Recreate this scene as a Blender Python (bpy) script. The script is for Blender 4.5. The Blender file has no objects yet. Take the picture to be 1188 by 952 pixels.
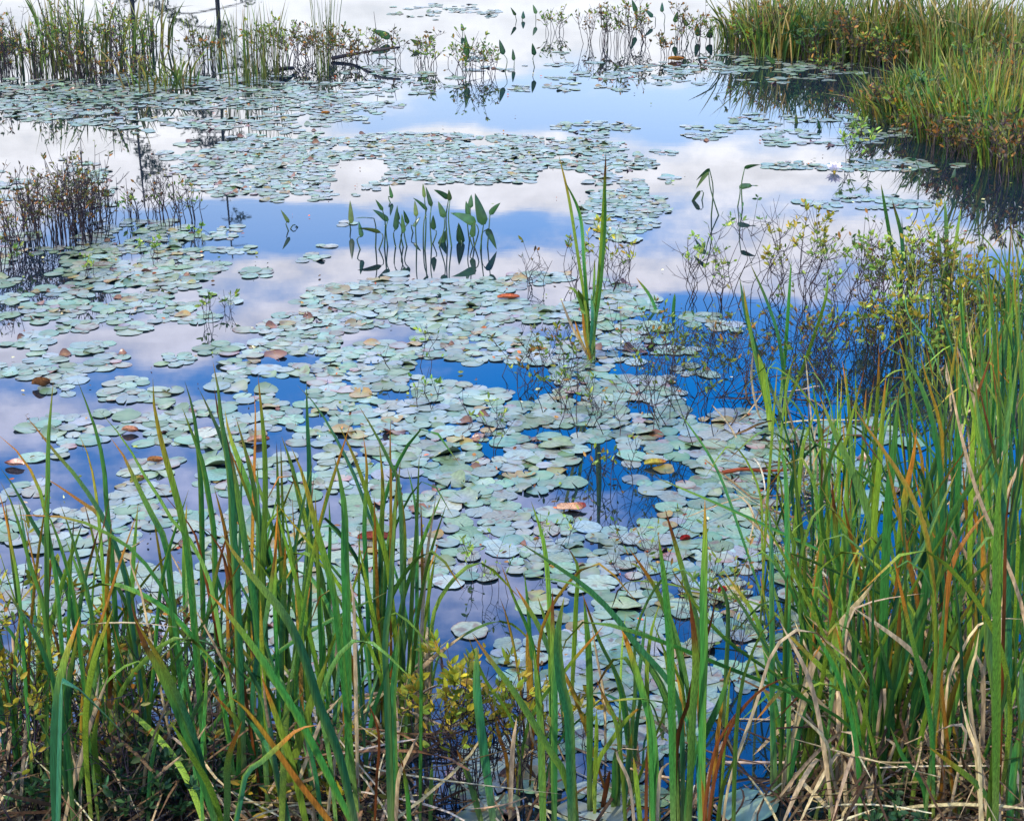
import bpy, math, random
from mathutils import Vector, Matrix, noise as mnoise
R = math.radians
rng = random.Random(11)
scene = bpy.context.scene
COL = scene.collection

# ------------------------------------------------------------------ camera
CAM_H, PITCH, F, CX, CY = 2.2, R(19.5), 2000.0, 594.0, 476.0
cp, sp = math.cos(PITCH), math.sin(PITCH)
cam_d = bpy.data.cameras.new('camera')
cam_d.lens = 36.0 * F / 1188.0
cam_d.sensor_width = 36.0
cam_d.clip_start, cam_d.clip_end = 0.05, 2000
cam = bpy.data.objects.new('camera', cam_d)
COL.objects.link(cam)
cam.location = (0, 0, CAM_H)
cam.rotation_euler = (math.pi / 2 - PITCH, 0, 0)
scene.camera = cam

def ray(px, py):
    a, b = (px - CX) / F, (CY - py) / F
    return Vector((a, cp + b * sp, -sp + b * cp))
def gnd(px, py, z=0.0):                       # where a pixel meets the level z
    r = ray(px, py); t = (z - CAM_H) / r.z
    return Vector((0, 0, CAM_H)) + r * t
def at(px, py, Y):                            # where a pixel meets the upright plane y = Y
    r = ray(px, py); t = Y / r.y
    return Vector((0, 0, CAM_H)) + r * t
def row(Y, z=0.0):                            # pixel row of the level z at distance Y
    d = math.atan2(CAM_H - z, Y)
    return CY + F * math.tan(d - PITCH)
def to_px(p):
    d = Vector(p) - Vector((0, 0, CAM_H))
    fz = d.y * cp - d.z * sp
    if fz < 0.05: return (-9999, -9999)
    return (CX + F * d.x / fz, CY - F * (d.y * sp + d.z * cp) / fz)
def mpp(Y, z=0.3):                            # metres per photograph pixel at distance Y
    return math.hypot(Y, CAM_H - z) / F

# ------------------------------------------------------------------ materials
def lin(r, g, b):
    f = lambda c: c / 12.92 if c <= .04045 else ((c + .055) / 1.055) ** 2.4
    return (f(r / 255), f(g / 255), f(b / 255))
def nodes_of(name):
    m = bpy.data.materials.new(name); m.use_nodes = True
    nt = m.node_tree; nt.nodes.clear()
    out = nt.nodes.new('ShaderNodeOutputMaterial')
    return m, nt, out
def veg_mat(name, rough=.5, spec=.35, transl=.2, nscale=18., namt=.35, rnd=.2, bump=0.0, coat=0., vscale=(1, 1, 1)):
    m, nt, out = nodes_of(name); N, L = nt.nodes.new, nt.links.new
    at_ = N('ShaderNodeAttribute'); at_.attribute_name = 'Col'
    tc = N('ShaderNodeTexCoord')
    nz = N('ShaderNodeTexNoise'); nz.inputs['Scale'].default_value = nscale; nz.inputs['Detail'].default_value = 4
    mp = N('ShaderNodeMapping'); mp.inputs['Scale'].default_value = vscale; L(tc.outputs['Object'], mp.inputs[0]); L(mp.outputs[0], nz.inputs['Vector'])
    mr = N('ShaderNodeMapRange'); mr.inputs[1].default_value = .3; mr.inputs[2].default_value = .7
    mr.inputs[3].default_value = 1 - namt; mr.inputs[4].default_value = 1 + namt
    L(nz.outputs['Fac'], mr.inputs[0])
    oi = N('ShaderNodeObjectInfo')
    m2 = N('ShaderNodeMapRange'); m2.inputs[3].default_value = 1 - rnd; m2.inputs[4].default_value = 1 + rnd
    L(oi.outputs['Random'], m2.inputs[0])
    mu = N('ShaderNodeMath'); mu.operation = 'MULTIPLY'; L(mr.outputs[0], mu.inputs[0]); L(m2.outputs[0], mu.inputs[1])
    sc = N('ShaderNodeVectorMath'); sc.operation = 'SCALE'
    L(at_.outputs['Color'], sc.inputs[0]); L(mu.outputs[0], sc.inputs['Scale'])
    bs = N('ShaderNodeBsdfPrincipled')
    L(sc.outputs[0], bs.inputs['Base Color'])
    bs.inputs['Roughness'].default_value = rough
    bs.inputs['Specular IOR Level'].default_value = spec
    if coat:
        bs.inputs['Coat Weight'].default_value = coat; bs.inputs['Coat Roughness'].default_value = .25
    if bump:
        b = N('ShaderNodeBump'); b.inputs['Strength'].default_value = bump; b.inputs['Distance'].default_value = .004
        L(nz.outputs['Fac'], b.inputs['Height']); L(b.outputs[0], bs.inputs['Normal'])
    if transl:
        tr = N('ShaderNodeBsdfTranslucent'); L(sc.outputs[0], tr.inputs['Color'])
        mx = N('ShaderNodeMixShader'); mx.inputs[0].default_value = transl
        L(bs.outputs[0], mx.inputs[1]); L(tr.outputs[0], mx.inputs[2]); L(mx.outputs[0], out.inputs[0])
    else:
        L(bs.outputs[0], out.inputs[0])
    return m
M_LEAF = veg_mat('cattail_leaf', .5, .3, .25, 30, .45, .28, .3, 0, (18, 18, .6))
M_GRASS = veg_mat('sedge_blade', .55, .3, .25, 9, .3, .15)
M_SHRUB = veg_mat('shrub_leaf', .5, .3, .25, 30, .3, .2)
M_TWIG = veg_mat('twig_bark', .8, .2, 0, 40, .35, .2)
M_PAD = veg_mat('lily_pad_skin', .33, .48, 0, 5, .22, .18, .3)
M_DRY = veg_mat('dry_reed', .75, .2, .1, 30, .45, .25, .3, 0, (5, 5, 1))
M_WEED = veg_mat('pickerelweed_leaf', .3, .5, .1, 30, .25, .2)
M_PETAL = veg_mat('lily_petal', .5, .3, .2, 30, .08, .05)
M_NEEDLE = veg_mat('conifer_needle', .7, .2, .1, 3, .4, .1)

def water_mat():
    m, nt, out = nodes_of('pond_water'); N, L = nt.nodes.new, nt.links.new
    fr = N('ShaderNodeFresnel'); fr.inputs['IOR'].default_value = 1.9
    df = N('ShaderNodeBsdfDiffuse'); df.inputs['Color'].default_value = (.006, .014, .02, 1)
    gl = N('ShaderNodeBsdfGlossy'); gl.inputs['Roughness'].default_value = .015
    gl.inputs['Color'].default_value = (.97, .98, 1, 1)
    tc = N('ShaderNodeTexCoord')
    mp = N('ShaderNodeMapping'); mp.inputs['Scale'].default_value = (1.2, 2.2, 1)
    nz = N('ShaderNodeTexNoise'); nz.inputs['Scale'].default_value = 2.2; nz.inputs['Detail'].default_value = 3
    L(tc.outputs['Object'], mp.inputs[0]); L(mp.outputs[0], nz.inputs['Vector'])
    b = N('ShaderNodeBump'); b.inputs['Strength'].default_value = .05; b.inputs['Distance'].default_value = .0022
    L(nz.outputs['Fac'], b.inputs['Height'])
    L(b.outputs[0], fr.inputs['Normal']); L(b.outputs[0], gl.inputs['Normal'])
    mx = N('ShaderNodeMixShader'); L(fr.outputs[0], mx.inputs[0]); L(df.outputs[0], mx.inputs[1]); L(gl.outputs[0], mx.inputs[2])
    L(mx.outputs[0], out.inputs[0])
    return m
def mud_mat(name, c0, c1, scale):
    m, nt, out = nodes_of(name); N, L = nt.nodes.new, nt.links.new
    tc = N('ShaderNodeTexCoord')
    nz = N('ShaderNodeTexNoise'); nz.inputs['Scale'].default_value = scale; nz.inputs['Detail'].default_value = 8
    L(tc.outputs['Object'], nz.inputs['Vector'])
    cr = N('ShaderNodeValToRGB'); cr.color_ramp.elements[0].color = (*c0, 1); cr.color_ramp.elements[1].color = (*c1, 1)
    cr.color_ramp.elements[0].position = .35; cr.color_ramp.elements[1].position = .7
    L(nz.outputs['Fac'], cr.inputs[0])
    bs = N('ShaderNodeBsdfPrincipled'); bs.inputs['Roughness'].default_value = .85
    L(cr.outputs[0], bs.inputs['Base Color'])
    b = N('ShaderNodeBump'); b.inputs['Strength'].default_value = .8; b.inputs['Distance'].default_value = .03
    L(nz.outputs['Fac'], b.inputs['Height']); L(b.outputs[0], bs.inputs['Normal'])
    L(bs.outputs[0], out.inputs[0])
    return m
M_WATER = water_mat()
M_MUD = mud_mat('bank_mud', (.012, .010, .007), (.07, .055, .03), 14)
M_SHORE = mud_mat('shore_turf', (.03, .045, .012), (.10, .10, .03), 1.2)

# ------------------------------------------------------------------ mesh helpers
class MB:
    def __init__(s): s.v, s.f, s.c = [], [], []
    def add(s, verts, faces, cols):
        o = len(s.v); s.v.extend([tuple(p) for p in verts]); s.c.extend(cols)
        s.f.extend([tuple(i + o for i in f) for f in faces])
    def mesh(s, name, mat):
        me = bpy.data.meshes.new(name); me.from_pydata(s.v, [], s.f)
        a = me.color_attributes.new('Col', 'FLOAT_COLOR', 'POINT')
        flat = []
        for c in s.c: flat.extend((c[0], c[1], c[2], 1.0))
        a.data.foreach_set('color', flat)
        me.polygons.foreach_set('use_smooth', [True] * len(me.polygons))
        me.materials.append(mat); me.update()
        if mat is M_PAD: me.set_sharp_from_angle(angle=R(48))
        return me
    def build(s, name, mat, parent=None):
        return link(name, s.mesh(name, mat), parent)
def link(name, me, parent=None):
    o = bpy.data.objects.new(name, me); COL.objects.link(o)
    if parent: o.parent = parent
    return o
def empty(name, loc):
    o = bpy.data.objects.new(name, None); COL.objects.link(o); o.location = loc
    o.empty_display_size = .05
    return o
def tag(o, label=None, cat=None, group=None, kind=None):
    for k, v in (('label', label), ('category', cat), ('group', group), ('kind', kind)):
        if v: o[k] = v
    return o
def mix(a, b, t):
    t = max(0, min(1, t)); return tuple(x + (y - x) * t for x, y in zip(a, b))
def jit(c, a, r=rng):
    k = 1 + r.uniform(-a, a); return tuple(max(0, x * k * (1 + r.uniform(-a, a) * .4)) for x in c)
def catmull(P, n):
    # resample by arc length through the control points
    Q = [P[0] * 2 - P[1]] + P + [P[-1] * 2 - P[-2]]
    dense = []
    for i in range(1, len(Q) - 2):
        p0, p1, p2, p3 = Q[i - 1], Q[i], Q[i + 1], Q[i + 2]
        for k in range(10):
            t = k / 10
            dense.append(.5 * ((2 * p1) + (p2 - p0) * t + (2 * p0 - 5 * p1 + 4 * p2 - p3) * t * t + (3 * p1 - p0 - 3 * p2 + p3) * t ** 3))
    dense.append(P[-1].copy())
    L = [0]
    for a, b in zip(dense, dense[1:]): L.append(L[-1] + (b - a).length)
    out, j = [], 0
    for k in range(n):
        s = L[-1] * k / (n - 1)
        while j < len(L) - 2 and L[j + 1] < s: j += 1
        d = L[j + 1] - L[j]
        out.append(dense[j].lerp(dense[j + 1], 0 if d < 1e-9 else (s - L[j]) / d))
    return out
def blade(mb, pts, wid, colf, face=0.0, twist=0.0, thick=.11, flat=False, wf=None):
    """a strap leaf from base pts[0] to tip pts[-1]; colf(t, side) gives the colour"""
    n = len(pts); V, Fc, C = [], [], []
    for i, p in enumerate(pts):
        t = i / (n - 1)
        tg = (pts[min(i + 1, n - 1)] - pts[max(i - 1, 0)])
        if tg.length < 1e-8: tg = Vector((0, 0, 1))
        tg.normalize()
        a = face + twist * t
        h = Vector((math.cos(a), math.sin(a), 0))
        s = h - tg * h.dot(tg)
        if s.length < .05: s = Vector((0, 0, 1)).cross(tg)
        s.normalize(); nn = s.cross(tg).normalized()
        w = wf(t) if wf else min(1, .68 + t * .8) * (1 - max(0, (t - .6) / .4) ** 3)
        w = max(w, .015) * wid * .5
        ca, cb = colf(t, -1), colf(t, 1)
        if flat:
            V += [p - s * w, p + s * w]; C += [ca, cb]
        else:
            k = w * thick * 2; cm = colf(t, 0); e = nn * min(.0007, w * .2)
            V += [p - s * w + e, p + nn * k + e, p + s * w + e, p + s * w - e, p + nn * k * .8 - e, p - s * w - e]
            C += [ca, cm, cb, cb, cm, ca]
    q = 2 if flat else 6
    for i in range(n - 1):
        a, b = i * q, (i + 1) * q
        if flat: Fc.append((a, a + 1, b + 1, b))
        else:
            for k in (0, 1, 3, 4): Fc.append((a + k, a + k + 1, b + k + 1, b + k))
    mb.add(V, Fc, C)
def tube(mb, pts, r0, r1, col, sides=4):
    n = len(pts); V, Fc, C = [], [], []
    for i, p in enumerate(pts):
        t = i / (n - 1)
        tg = (pts[min(i + 1, n - 1)] - pts[max(i - 1, 0)])
        if tg.length < 1e-8: tg = Vector((0, 0, 1))
        tg.normalize()
        a = tg.orthogonal().normalized(); b = tg.cross(a); r = r0 + (r1 - r0) * t
        c = col(t) if callable(col) else col
        for k in range(sides):
            th = 2 * math.pi * k / sides
            V.append(p + a * (r * math.cos(th)) + b * (r * math.sin(th))); C.append(c)
    for i in range(n - 1):
        for k in range(sides):
            Fc.append((i * sides + k, i * sides + (k + 1) % sides, (i + 1) * sides + (k + 1) % sides, (i + 1) * sides + k))
    Fc.append(tuple(range((n - 1) * sides, n * sides)))
    mb.add(V, Fc, C)
def leaflet(mb, p, d, ln, wd, c0, c1, r):
    """small elliptical leaf, slightly folded along its midrib"""
    d = d.normalized(); s = d.cross(Vector((r.uniform(-1, 1), r.uniform(-1, 1), r.uniform(-.2, 1))))
    if s.length < .05: s = d.orthogonal()
    s.normalize(); nn = s.cross(d)
    V = [p, p + d * ln * .35 + s * wd * .5 + nn * wd * .15, p + d * ln * .4, p + d * ln * .35 - s * wd * .5 + nn * wd * .15,
         p + d * ln * .72 + s * wd * .4 + nn * wd * .12, p + d * ln * .75, p + d * ln * .72 - s * wd * .4 + nn * wd * .12, p + d * ln]
    mb.add(V, [(0, 1, 2), (0, 2, 3), (1, 4, 5, 2), (2, 5, 6, 3), (4, 7, 5), (5, 7, 6)], [c0, c0, c0, c0, c1, c1, c1, c1])

# ------------------------------------------------------------------ labels
LANDMARKS = [('the lone cattail', 690, 400), ('the pickerelweed patch', 490, 265), ('the tan curled leaf', 663, 592),
             ('the brown leaf at left', 48, 448), ('the grassy bank', 1090, 150), ('the bottom yellow shrub', 550, 790),
             ('the white bloom', 968, 195), ('the driftwood branch', 427, 60), ('the upper left thicket', 80, 240),
             ('the bottom left corner', 30, 930), ('the bottom right corner', 1160, 930), ('the left edge', 10, 620),
             ('the right edge', 1175, 520), ('the brown-tipped leaf', 458, 560), ('the large notched pad', 915, 822),
             ('the twiggy right thicket', 930, 330), ('the deep blue gap', 700, 470), ('the lone round pad', 545, 732),
             ('the small left sprig', 245, 370), ('the bottom centre', 700, 930)]
ORD = ['nearest', 'second', 'third', 'fourth', 'fifth', 'sixth', 'seventh', 'eighth', 'ninth', 'tenth', 'eleventh', 'twelfth', 'thirteenth',
       'fourteenth', 'fifteenth', 'sixteenth', 'seventeenth', 'eighteenth', 'nineteenth', 'twentieth']
PENDING = []
def later(o, desc, cat, px, py, group=None):
    """label settled at the end: description + rank beside the nearest landmark"""
    PENDING.append((o, desc, cat, px, py, group))
def settle():
    cells = {}
    for e in PENDING:
        o, desc, cat, px, py, group = e
        nm, lx, ly = min(LANDMARKS, key=lambda l: math.hypot(l[1] - px, (l[2] - py) * 1.6))
        dx, dy = px - lx, (py - ly) * 1.6
        if abs(dx) > abs(dy): d = 'right of' if dx > 0 else 'left of'
        else: d = 'in front of' if dy > 0 else 'behind'
        cells.setdefault((desc, nm, d), []).append((math.hypot(dx, dy), len(cells), e))
    for (desc, nm, d), lst in cells.items():
        lst.sort(key=lambda x: x[0])
        for i, (_, _, (o, _, cat, px, py, group)) in enumerate(lst):
            w = '' if len(lst) == 1 else ORD[min(i, 19)] + ' '
            tag(o, f"{desc}, {w}{d} {nm}" if len(lst) > 1 else f"{desc} {d} {nm}", cat, group)

# ------------------------------------------------------------------ setting: water, bank, far shore
def sheet(name, x0, x1, y0, y1, nx, ny, zf, mat):
    V, Fc = [], []
    for j in range(ny + 1):
        for i in range(nx + 1):
            x, y = x0 + (x1 - x0) * i / nx, y0 + (y1 - y0) * j / ny
            V.append((x, y, zf(x, y)))
    for j in range(ny):
        for i in range(nx):
            a = j * (nx + 1) + i; Fc.append((a, a + 1, a + nx + 2, a + nx + 1))
    me = bpy.data.meshes.new(name); me.from_pydata(V, [], Fc)
    me.polygons.foreach_set('use_smooth', [True] * len(Fc)); me.materials.append(mat)
    o = link(name, me); o['kind'] = 'structure'; return o
sheet('water', -600, 600, -20, 1200, 8, 8, lambda x, y: 0, M_WATER)
def bank_edge(x):                      # distance at which the near bank dips under the water
    return 3.72 + .12 * math.sin(x * 4 + 1) if x < -.2 else (3.0 + .1 * math.sin(x * 5) if x < .9 else 3.35 + .1 * math.sin(x * 6))
def bank_z(x, y):
    n = mnoise.noise(Vector((x * 3, y * 3, 0))) * .05 + mnoise.noise(Vector((x * 11, y * 11, 5))) * .02
    e = bank_edge(x) - y
    return max(-.25, min(.7, e * .16 - .02)) + n * (1 if e > -.4 else .3) if e > -1.2 else -.25
sheet('bank', -6, 6, -6, 6, 170, 170, bank_z, M_MUD)
sheet('far_shore', -160, 160, 44, 300, 60, 30, lambda x, y: min(1.2, (y - 46 - 1.5 * math.sin(x * .13)) * .05) + .25 * mnoise.noise(Vector((x * .2, y * .2, 3))), M_SHORE)

# ------------------------------------------------------------------ lily pads
def sm(a, b, x):
    t = max(0, min(1, (x - a) / (b - a))); return t * t * (3 - 2 * t)
BLOBS = [(180, 380, 280, 170, .13), (560, 90, 300, 30, .1), (200, 120, 260, 32, .85), (330, 195, 140, 40, .9), (540, 185, 230, 30, .9), (725, 245, 50, 34, .85), (700, 210, 90, 14, .5), (60, 215, 80, 30, .4),
         (160, 300, 110, 48, .75), (40, 300, 60, 55, .5), (130, 350, 150, 28, .55), (265, 262, 38, 18, .5), (690, 148, 45, 8, .7), (905, 78, 95, 18, .6),
         (960, 150, 150, 18, .5), (1000, 192, 110, 7, .6), (1010, 235, 90, 9, .5), (850, 155, 60, 10, .4), (520, 14, 70, 9, .3), (770, 85, 60, 14, .35),
         (660, 85, 70, 14, .3), (430, 95, 90, 14, .3), (500, 105, 60, 30, .12), (520, 350, 190, 26, .92), (440, 400, 150, 60, .8), (640, 350, 120, 30, .85),
         (560, 470, 190, 90, .88), (700, 480, 130, 110, .74), (330, 410, 90, 40, .5), (300, 480, 140, 60, .5), (160, 430, 160, 40, .3), (60, 370, 90, 40, .28),
         (40, 440, 90, 40, .15), (130, 510, 120, 40, .3), (60, 610, 110, 60, .55), (180, 620, 140, 70, .7), (350, 600, 160, 90, .75), (110, 720, 150, 70, .7),
         (300, 740, 180, 80, .75), (560, 590, 140, 60, .9), (690, 620, 130, 60, .8), (830, 620, 90, 70, .85), (850, 520, 62, 48, .95), (520, 640, 90, 40, .7),
         (720, 780, 130, 110, .85), (830, 740, 60, 90, .75), (480, 740, 30, 60, .5), (640, 920, 130, 60, .5), (980, 510, 60, 30, .45), (950, 600, 90, 70, .45),
         (950, 720, 60, 60, .3), (800, 380, 50, 24, .35), (760, 440, 60, 40, .35), (440, 900, 60, 60, .3), (1080, 560, 110, 60, .25)]
HOLES = [(330, 262, 60, 26, .95), (560, 725, 78, 40, .9), (640, 700, 60, 30, .6), (330, 335, 60, 14, .6), (830, 430, 70, 45, .8), (60, 155, 60, 14, .6), (150, 140, 70, 14, .5),
         (770, 545, 40, 16, .6), (640, 500, 40, 8, .5), (600, 428, 50, 10, .5), (720, 520, 40, 10, .6), (250, 560, 70, 30, .5), (40, 200, 40, 20, .9), (900, 860, 70, 70, .93), (690, 545, 40, 12, .6), (690, 430, 90, 10, .55), (440, 390, 50, 14, .6), (610, 225, 70, 12, .7)]
def density(px, py):
    d = 0
    for cx, cy, rx, ry, k in BLOBS:
        q = math.hypot((px - cx) / rx, (py - cy) / ry)
        if q < 1.25: d = max(d, k * (1 - sm(.75, 1.2, q)))
    for cx, cy, rx, ry, k in HOLES:
        q = math.hypot((px - cx) / rx, (py - cy) / ry)
        if q < 1.2: d *= 1 - k * (1 - sm(.7, 1.2, q))
    return d
PALE, MINT, OLIVE = (.25, .28, .19), (.21, .26, .16), (.13, .19, .06)
PADKINDS = {
    'pale': ('flat pale grey-green lily pad', lambda t, a: mix(PALE, (.23, .30, .25), t)),
    'mint': ('smooth mint-green lily pad', lambda t, a: mix(MINT, (.15, .27, .17), t)),
    'green': ('dull olive green lily pad', lambda t, a: mix((.17, .23, .11), (.13, .2, .09), t)),
    'rim': ('grey-green lily pad with a rusty rim', lambda t, a: mix(PALE, (.22, .10, .05), sm(.86, 1., t) * (.5 + .5 * math.sin(a * 2 + 1)))),
    'lift': ('grey-green lily pad with one edge raised', lambda t, a: mix(PALE, (.18, .25, .13), t)),
    'pink': ('pinkish blotched lily pad', lambda t, a: mix((.28, .26, .2), (.34, .17, .15), sm(.2, 1, t * (.6 + .5 * math.sin(a + 2))))),
    'yellow': ('yellowing olive lily pad', lambda t, a: mix((.24, .24, .07), (.30, .19, .05), t)),
    'brown': ('brown withered lily pad with turned up edges', lambda t, a: mix((.30, .17, .08), (.13, .05, .025), t)),
}
def pad_geo(mb, r, kind, rr, M=None, N=24, lo=False):
    cf = PADKINDS[kind][1]
    rings = (.55, 1.) if lo else (.25, .5, .72, .9, 1.)
    if lo: N = 13
    else: N = 30
    notch = rr.uniform(.02, .13); ph = rr.uniform(0, 6.28); k1, k2 = rr.choice((2, 3)), rr.choice((4, 5, 7))
    wav = {'lift': .10, 'brown': .16, 'yellow': .08}.get(kind, .02) * rr.uniform(.6, 1.2)
    lift = {'lift': .42, 'brown': .75, 'yellow': .3}.get(kind, 0.015) * rr.uniform(.6, 1.1)
    la = rr.uniform(0, 6.28); oval = rr.uniform(.88, 1.0)
    tint = jit((1, 1, 1), .2, rr); tint = (tint[0] * rr.uniform(.95, 1.12), tint[1], tint[2] * rr.uniform(.78, 1.0)); spot = [(rr.uniform(.4, 1.05), rr.uniform(0, 6.28), rr.uniform(.1, .28)) for _ in range(rr.choice((0, 0, 1, 1, 2, 3)))]
    under = (.12, .16, .07) if kind not in ('brown', 'pink') else (.16, .06, .04)
    top, C = [Vector((0, 0, 0))], [tuple(a * b for a, b in zip(cf(0, 0), tint))]
    for q in rings:
        for i in range(N + 1):
            a = notch + (2 * math.pi - 2 * notch) * i / N
            e = 1 + .035 * math.sin(k2 * a + ph) + .045 * math.sin(2 * a + ph * 1.7) + (0 if q < .9 else rr.uniform(-.025, .025))
            if i in (0, N) and q > .9: e *= .96
            x, y = q * e * math.cos(a), q * e * oval * math.sin(a)
            side = max(0, math.cos(a - la) * q - .35) / .65
            z = wav * q ** 3 * math.sin(k1 * a + ph) + lift * side ** 1.6
            if lift > .2: x, y = x - math.cos(la) * .22 * lift * side, y - math.sin(la) * .22 * lift * side
            top.append(Vector((x, y, z))); vv = 1.07 if i % 3 == 0 else .96 + .04 * math.sin(i * 2.1 + ph); cc_ = tuple(p * s * vv * (1 - .12 * (q > .95)) for p, s in zip(cf(q, a), tint))
            for sq, sa, sr_ in spot:
                if math.hypot(q * math.cos(a) - sq * math.cos(sa), q * math.sin(a) - sq * math.sin(sa)) < sr_: cc_ = mix(cc_, (.16, .09, .04), .75)
            C.append(cc_)
    n = len(top); V = [p * r for p in top] + [p * r - Vector((0, 0, .0010)) for p in top]
    C = C + [under] * n
    Fc = []
    for i in range(N):
        Fc.append((0, 1 + i, 2 + i)); Fc.append((n, n + 2 + i, n + 1 + i))
    for k in range(len(rings) - 1):
        for i in range(N):
            a = 1 + k * (N + 1) + i; b = a + N + 1
            Fc.append((a, b, b + 1, a + 1)); Fc.append((n + a, n + a + 1, n + b + 1, n + b))
    o = 1 + (len(rings) - 1) * (N + 1)
    for i in range(N): Fc.append((o + i, n + o + i, n + o + i + 1, o + i + 1))
    if M: V = [M @ p for p in V]
    mb.add(V, Fc, C)

pads = []                       # (x, y, r, kind)
grid = {}
def try_pad(x, y, r, kind, slack=.78):
    ci, cj = int(x / .25), int(y / .25)
    for a in (-1, 0, 1):
        for b in (-1, 0, 1):
            for (x2, y2, r2) in grid.get((ci + a, cj + b), ()):
                if math.hypot(x - x2, y - y2) < (r + r2) * slack: return False
    grid.setdefault((ci, cj), []).append((x, y, r)); pads.append((x, y, r, kind)); return True
FIX = [(545, 732, 46, 'rim'), (918, 822, 60, 'mint'), (868, 936, 74, 'mint'), (870, 790, 44, 'mint'), (100, 738, 50, 'pale'), (440, 672, 50, 'pale'), (663, 560, 40, 'mint'),
       (655, 892, 28, 'pink'), (770, 545, 26, 'yellow'), (645, 517, 44, 'lift'), (513, 525, 44, 'lift'), (830, 505, 48, 'pale'), (858, 498, 40, 'pale'), (855, 530, 46, 'pale'),
       (985, 500, 40, 'pale'), (965, 495, 34, 'mint'), (392, 337, 32, 'yellow'), (413, 376, 28, 'yellow'), (457, 502, 28, 'brown'), (398, 500, 34, 'yellow'),
       (400, 452, 34, 'pink'), (390, 470, 36, 'rim'), (320, 413, 30, 'brown'), (345, 409, 28, 'lift'), (380, 440, 34, 'pink'), (120, 427, 30, 'pale'), (55, 397, 26, 'pale'),
       (558, 506, 18, 'brown'), (540, 490, 18, 'brown'), (690, 405, 20, 'brown'), (600, 350, 30, 'pale'), (460, 318, 32, 'pale'), (440, 325, 30, 'yellow')]
for px, py, w, kind in FIX:
    g = gnd(px, py); try_pad(g.x, g.y, w * mpp(g.y, 0) * .5, kind, .5)
pr = random.Random(5)
def cellrnd(g):
    return random.Random(int(g.x * 7.5 + 500) * 7919 + int(g.y * 6.5) * 104729).random() * .97
def dart(n, y0, y1, r0, r1, s0, s1):
    for _ in range(n):
        y = y0 + (y1 - y0) * pr.random() ** .8; x = pr.uniform(-1, 1) * (y * .36 + .5)
        px, py = to_px((x, y, 0)); k = density(px, py)
        if k <= .02: continue
        g = Vector((x, y, 0))
        if cellrnd(g) > k * 1.06 or y < bank_edge(x) + .1 or mnoise.noise(Vector((x * 1.6, y * 1.6, 2))) < -.42: continue
        u = pr.random()
        kind = 'pale' if u < .42 else 'mint' if u < .66 else 'green' if u < .76 else 'rim' if u < .86 else 'lift' if u < .94 else 'pink' if u < .957 else 'yellow' if u < .986 else 'brown'
        r = r0 + (r1 - r0) * pr.random() ** 1.25
        if kind == 'brown': r *= .6
        if kind in ('yellow', 'pink'): r *= .8
        try_pad(x, y, r, kind, pr.uniform(s0, s1))
dart(80000, 3.3, 8.5, .030, .060, .54, .8)
dart(110000, 8.0, 22, .026, .049, .52, .78)
dart(40000, 3.3, 12, .018, .036, .5, .74)
inview = []
for p in pads:
    px, py = to_px((p[0], p[1], 0))
    vis = 10 < px < 1178 and 5 < py < 935
    hid = (px < 480 and py > 760) or (px > 960 and py > 600)
    area = p[2] ** 2 / (p[1] ** 2 + CAM_H ** 2) ** 1.5
    inview.append((area if vis and not hid else area * .01, p, px, py))
inview.sort(key=lambda e: -e[0])
pv = {}
def pad_mesh(kind, i):
    if (kind, i) not in pv:
        mb = MB(); pad_geo(mb, 1.0, kind, random.Random(hash((i * 7 + len(kind) * 31 + ord(kind[1])))))
        pv[(kind, i)] = mb.mesh('lily_pad', M_PAD)
    return pv[(kind, i)]
for _, (x, y, r, kind), px, py in inview[:300]:
    o = link('lily_pad', pad_mesh(kind, pr.randrange(16)))
    o.location = (x, y, .0018 + pr.random() * .004); o.scale = (r, r, r)
    o.rotation_euler = (pr.gauss(0, .02), pr.gauss(0, .02), pr.uniform(0, 6.28))
    later(o, PADKINDS[kind][0], 'lily pad', px, py, 'lily pads floating on the pond')
mb = MB()
for _, (x, y, r, kind), px, py in inview[300:]:
    M = Matrix.Translation((x, y, .0018 + pr.random() * .004)) @ Matrix.Rotation(pr.uniform(0, 6.28), 4, 'Z') @ Matrix.Rotation(pr.gauss(0, .03), 4, 'X')
    pad_geo(mb, r, kind, pr, M, lo=True)
o = mb.build('lily_pad_raft', M_PAD)
tag(o, 'small distant grey-green lily pads massed in rafts across the pond', 'lily pads', None, 'stuff')
print('pads', len(pads), 'pickup', inview[299][0])

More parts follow.
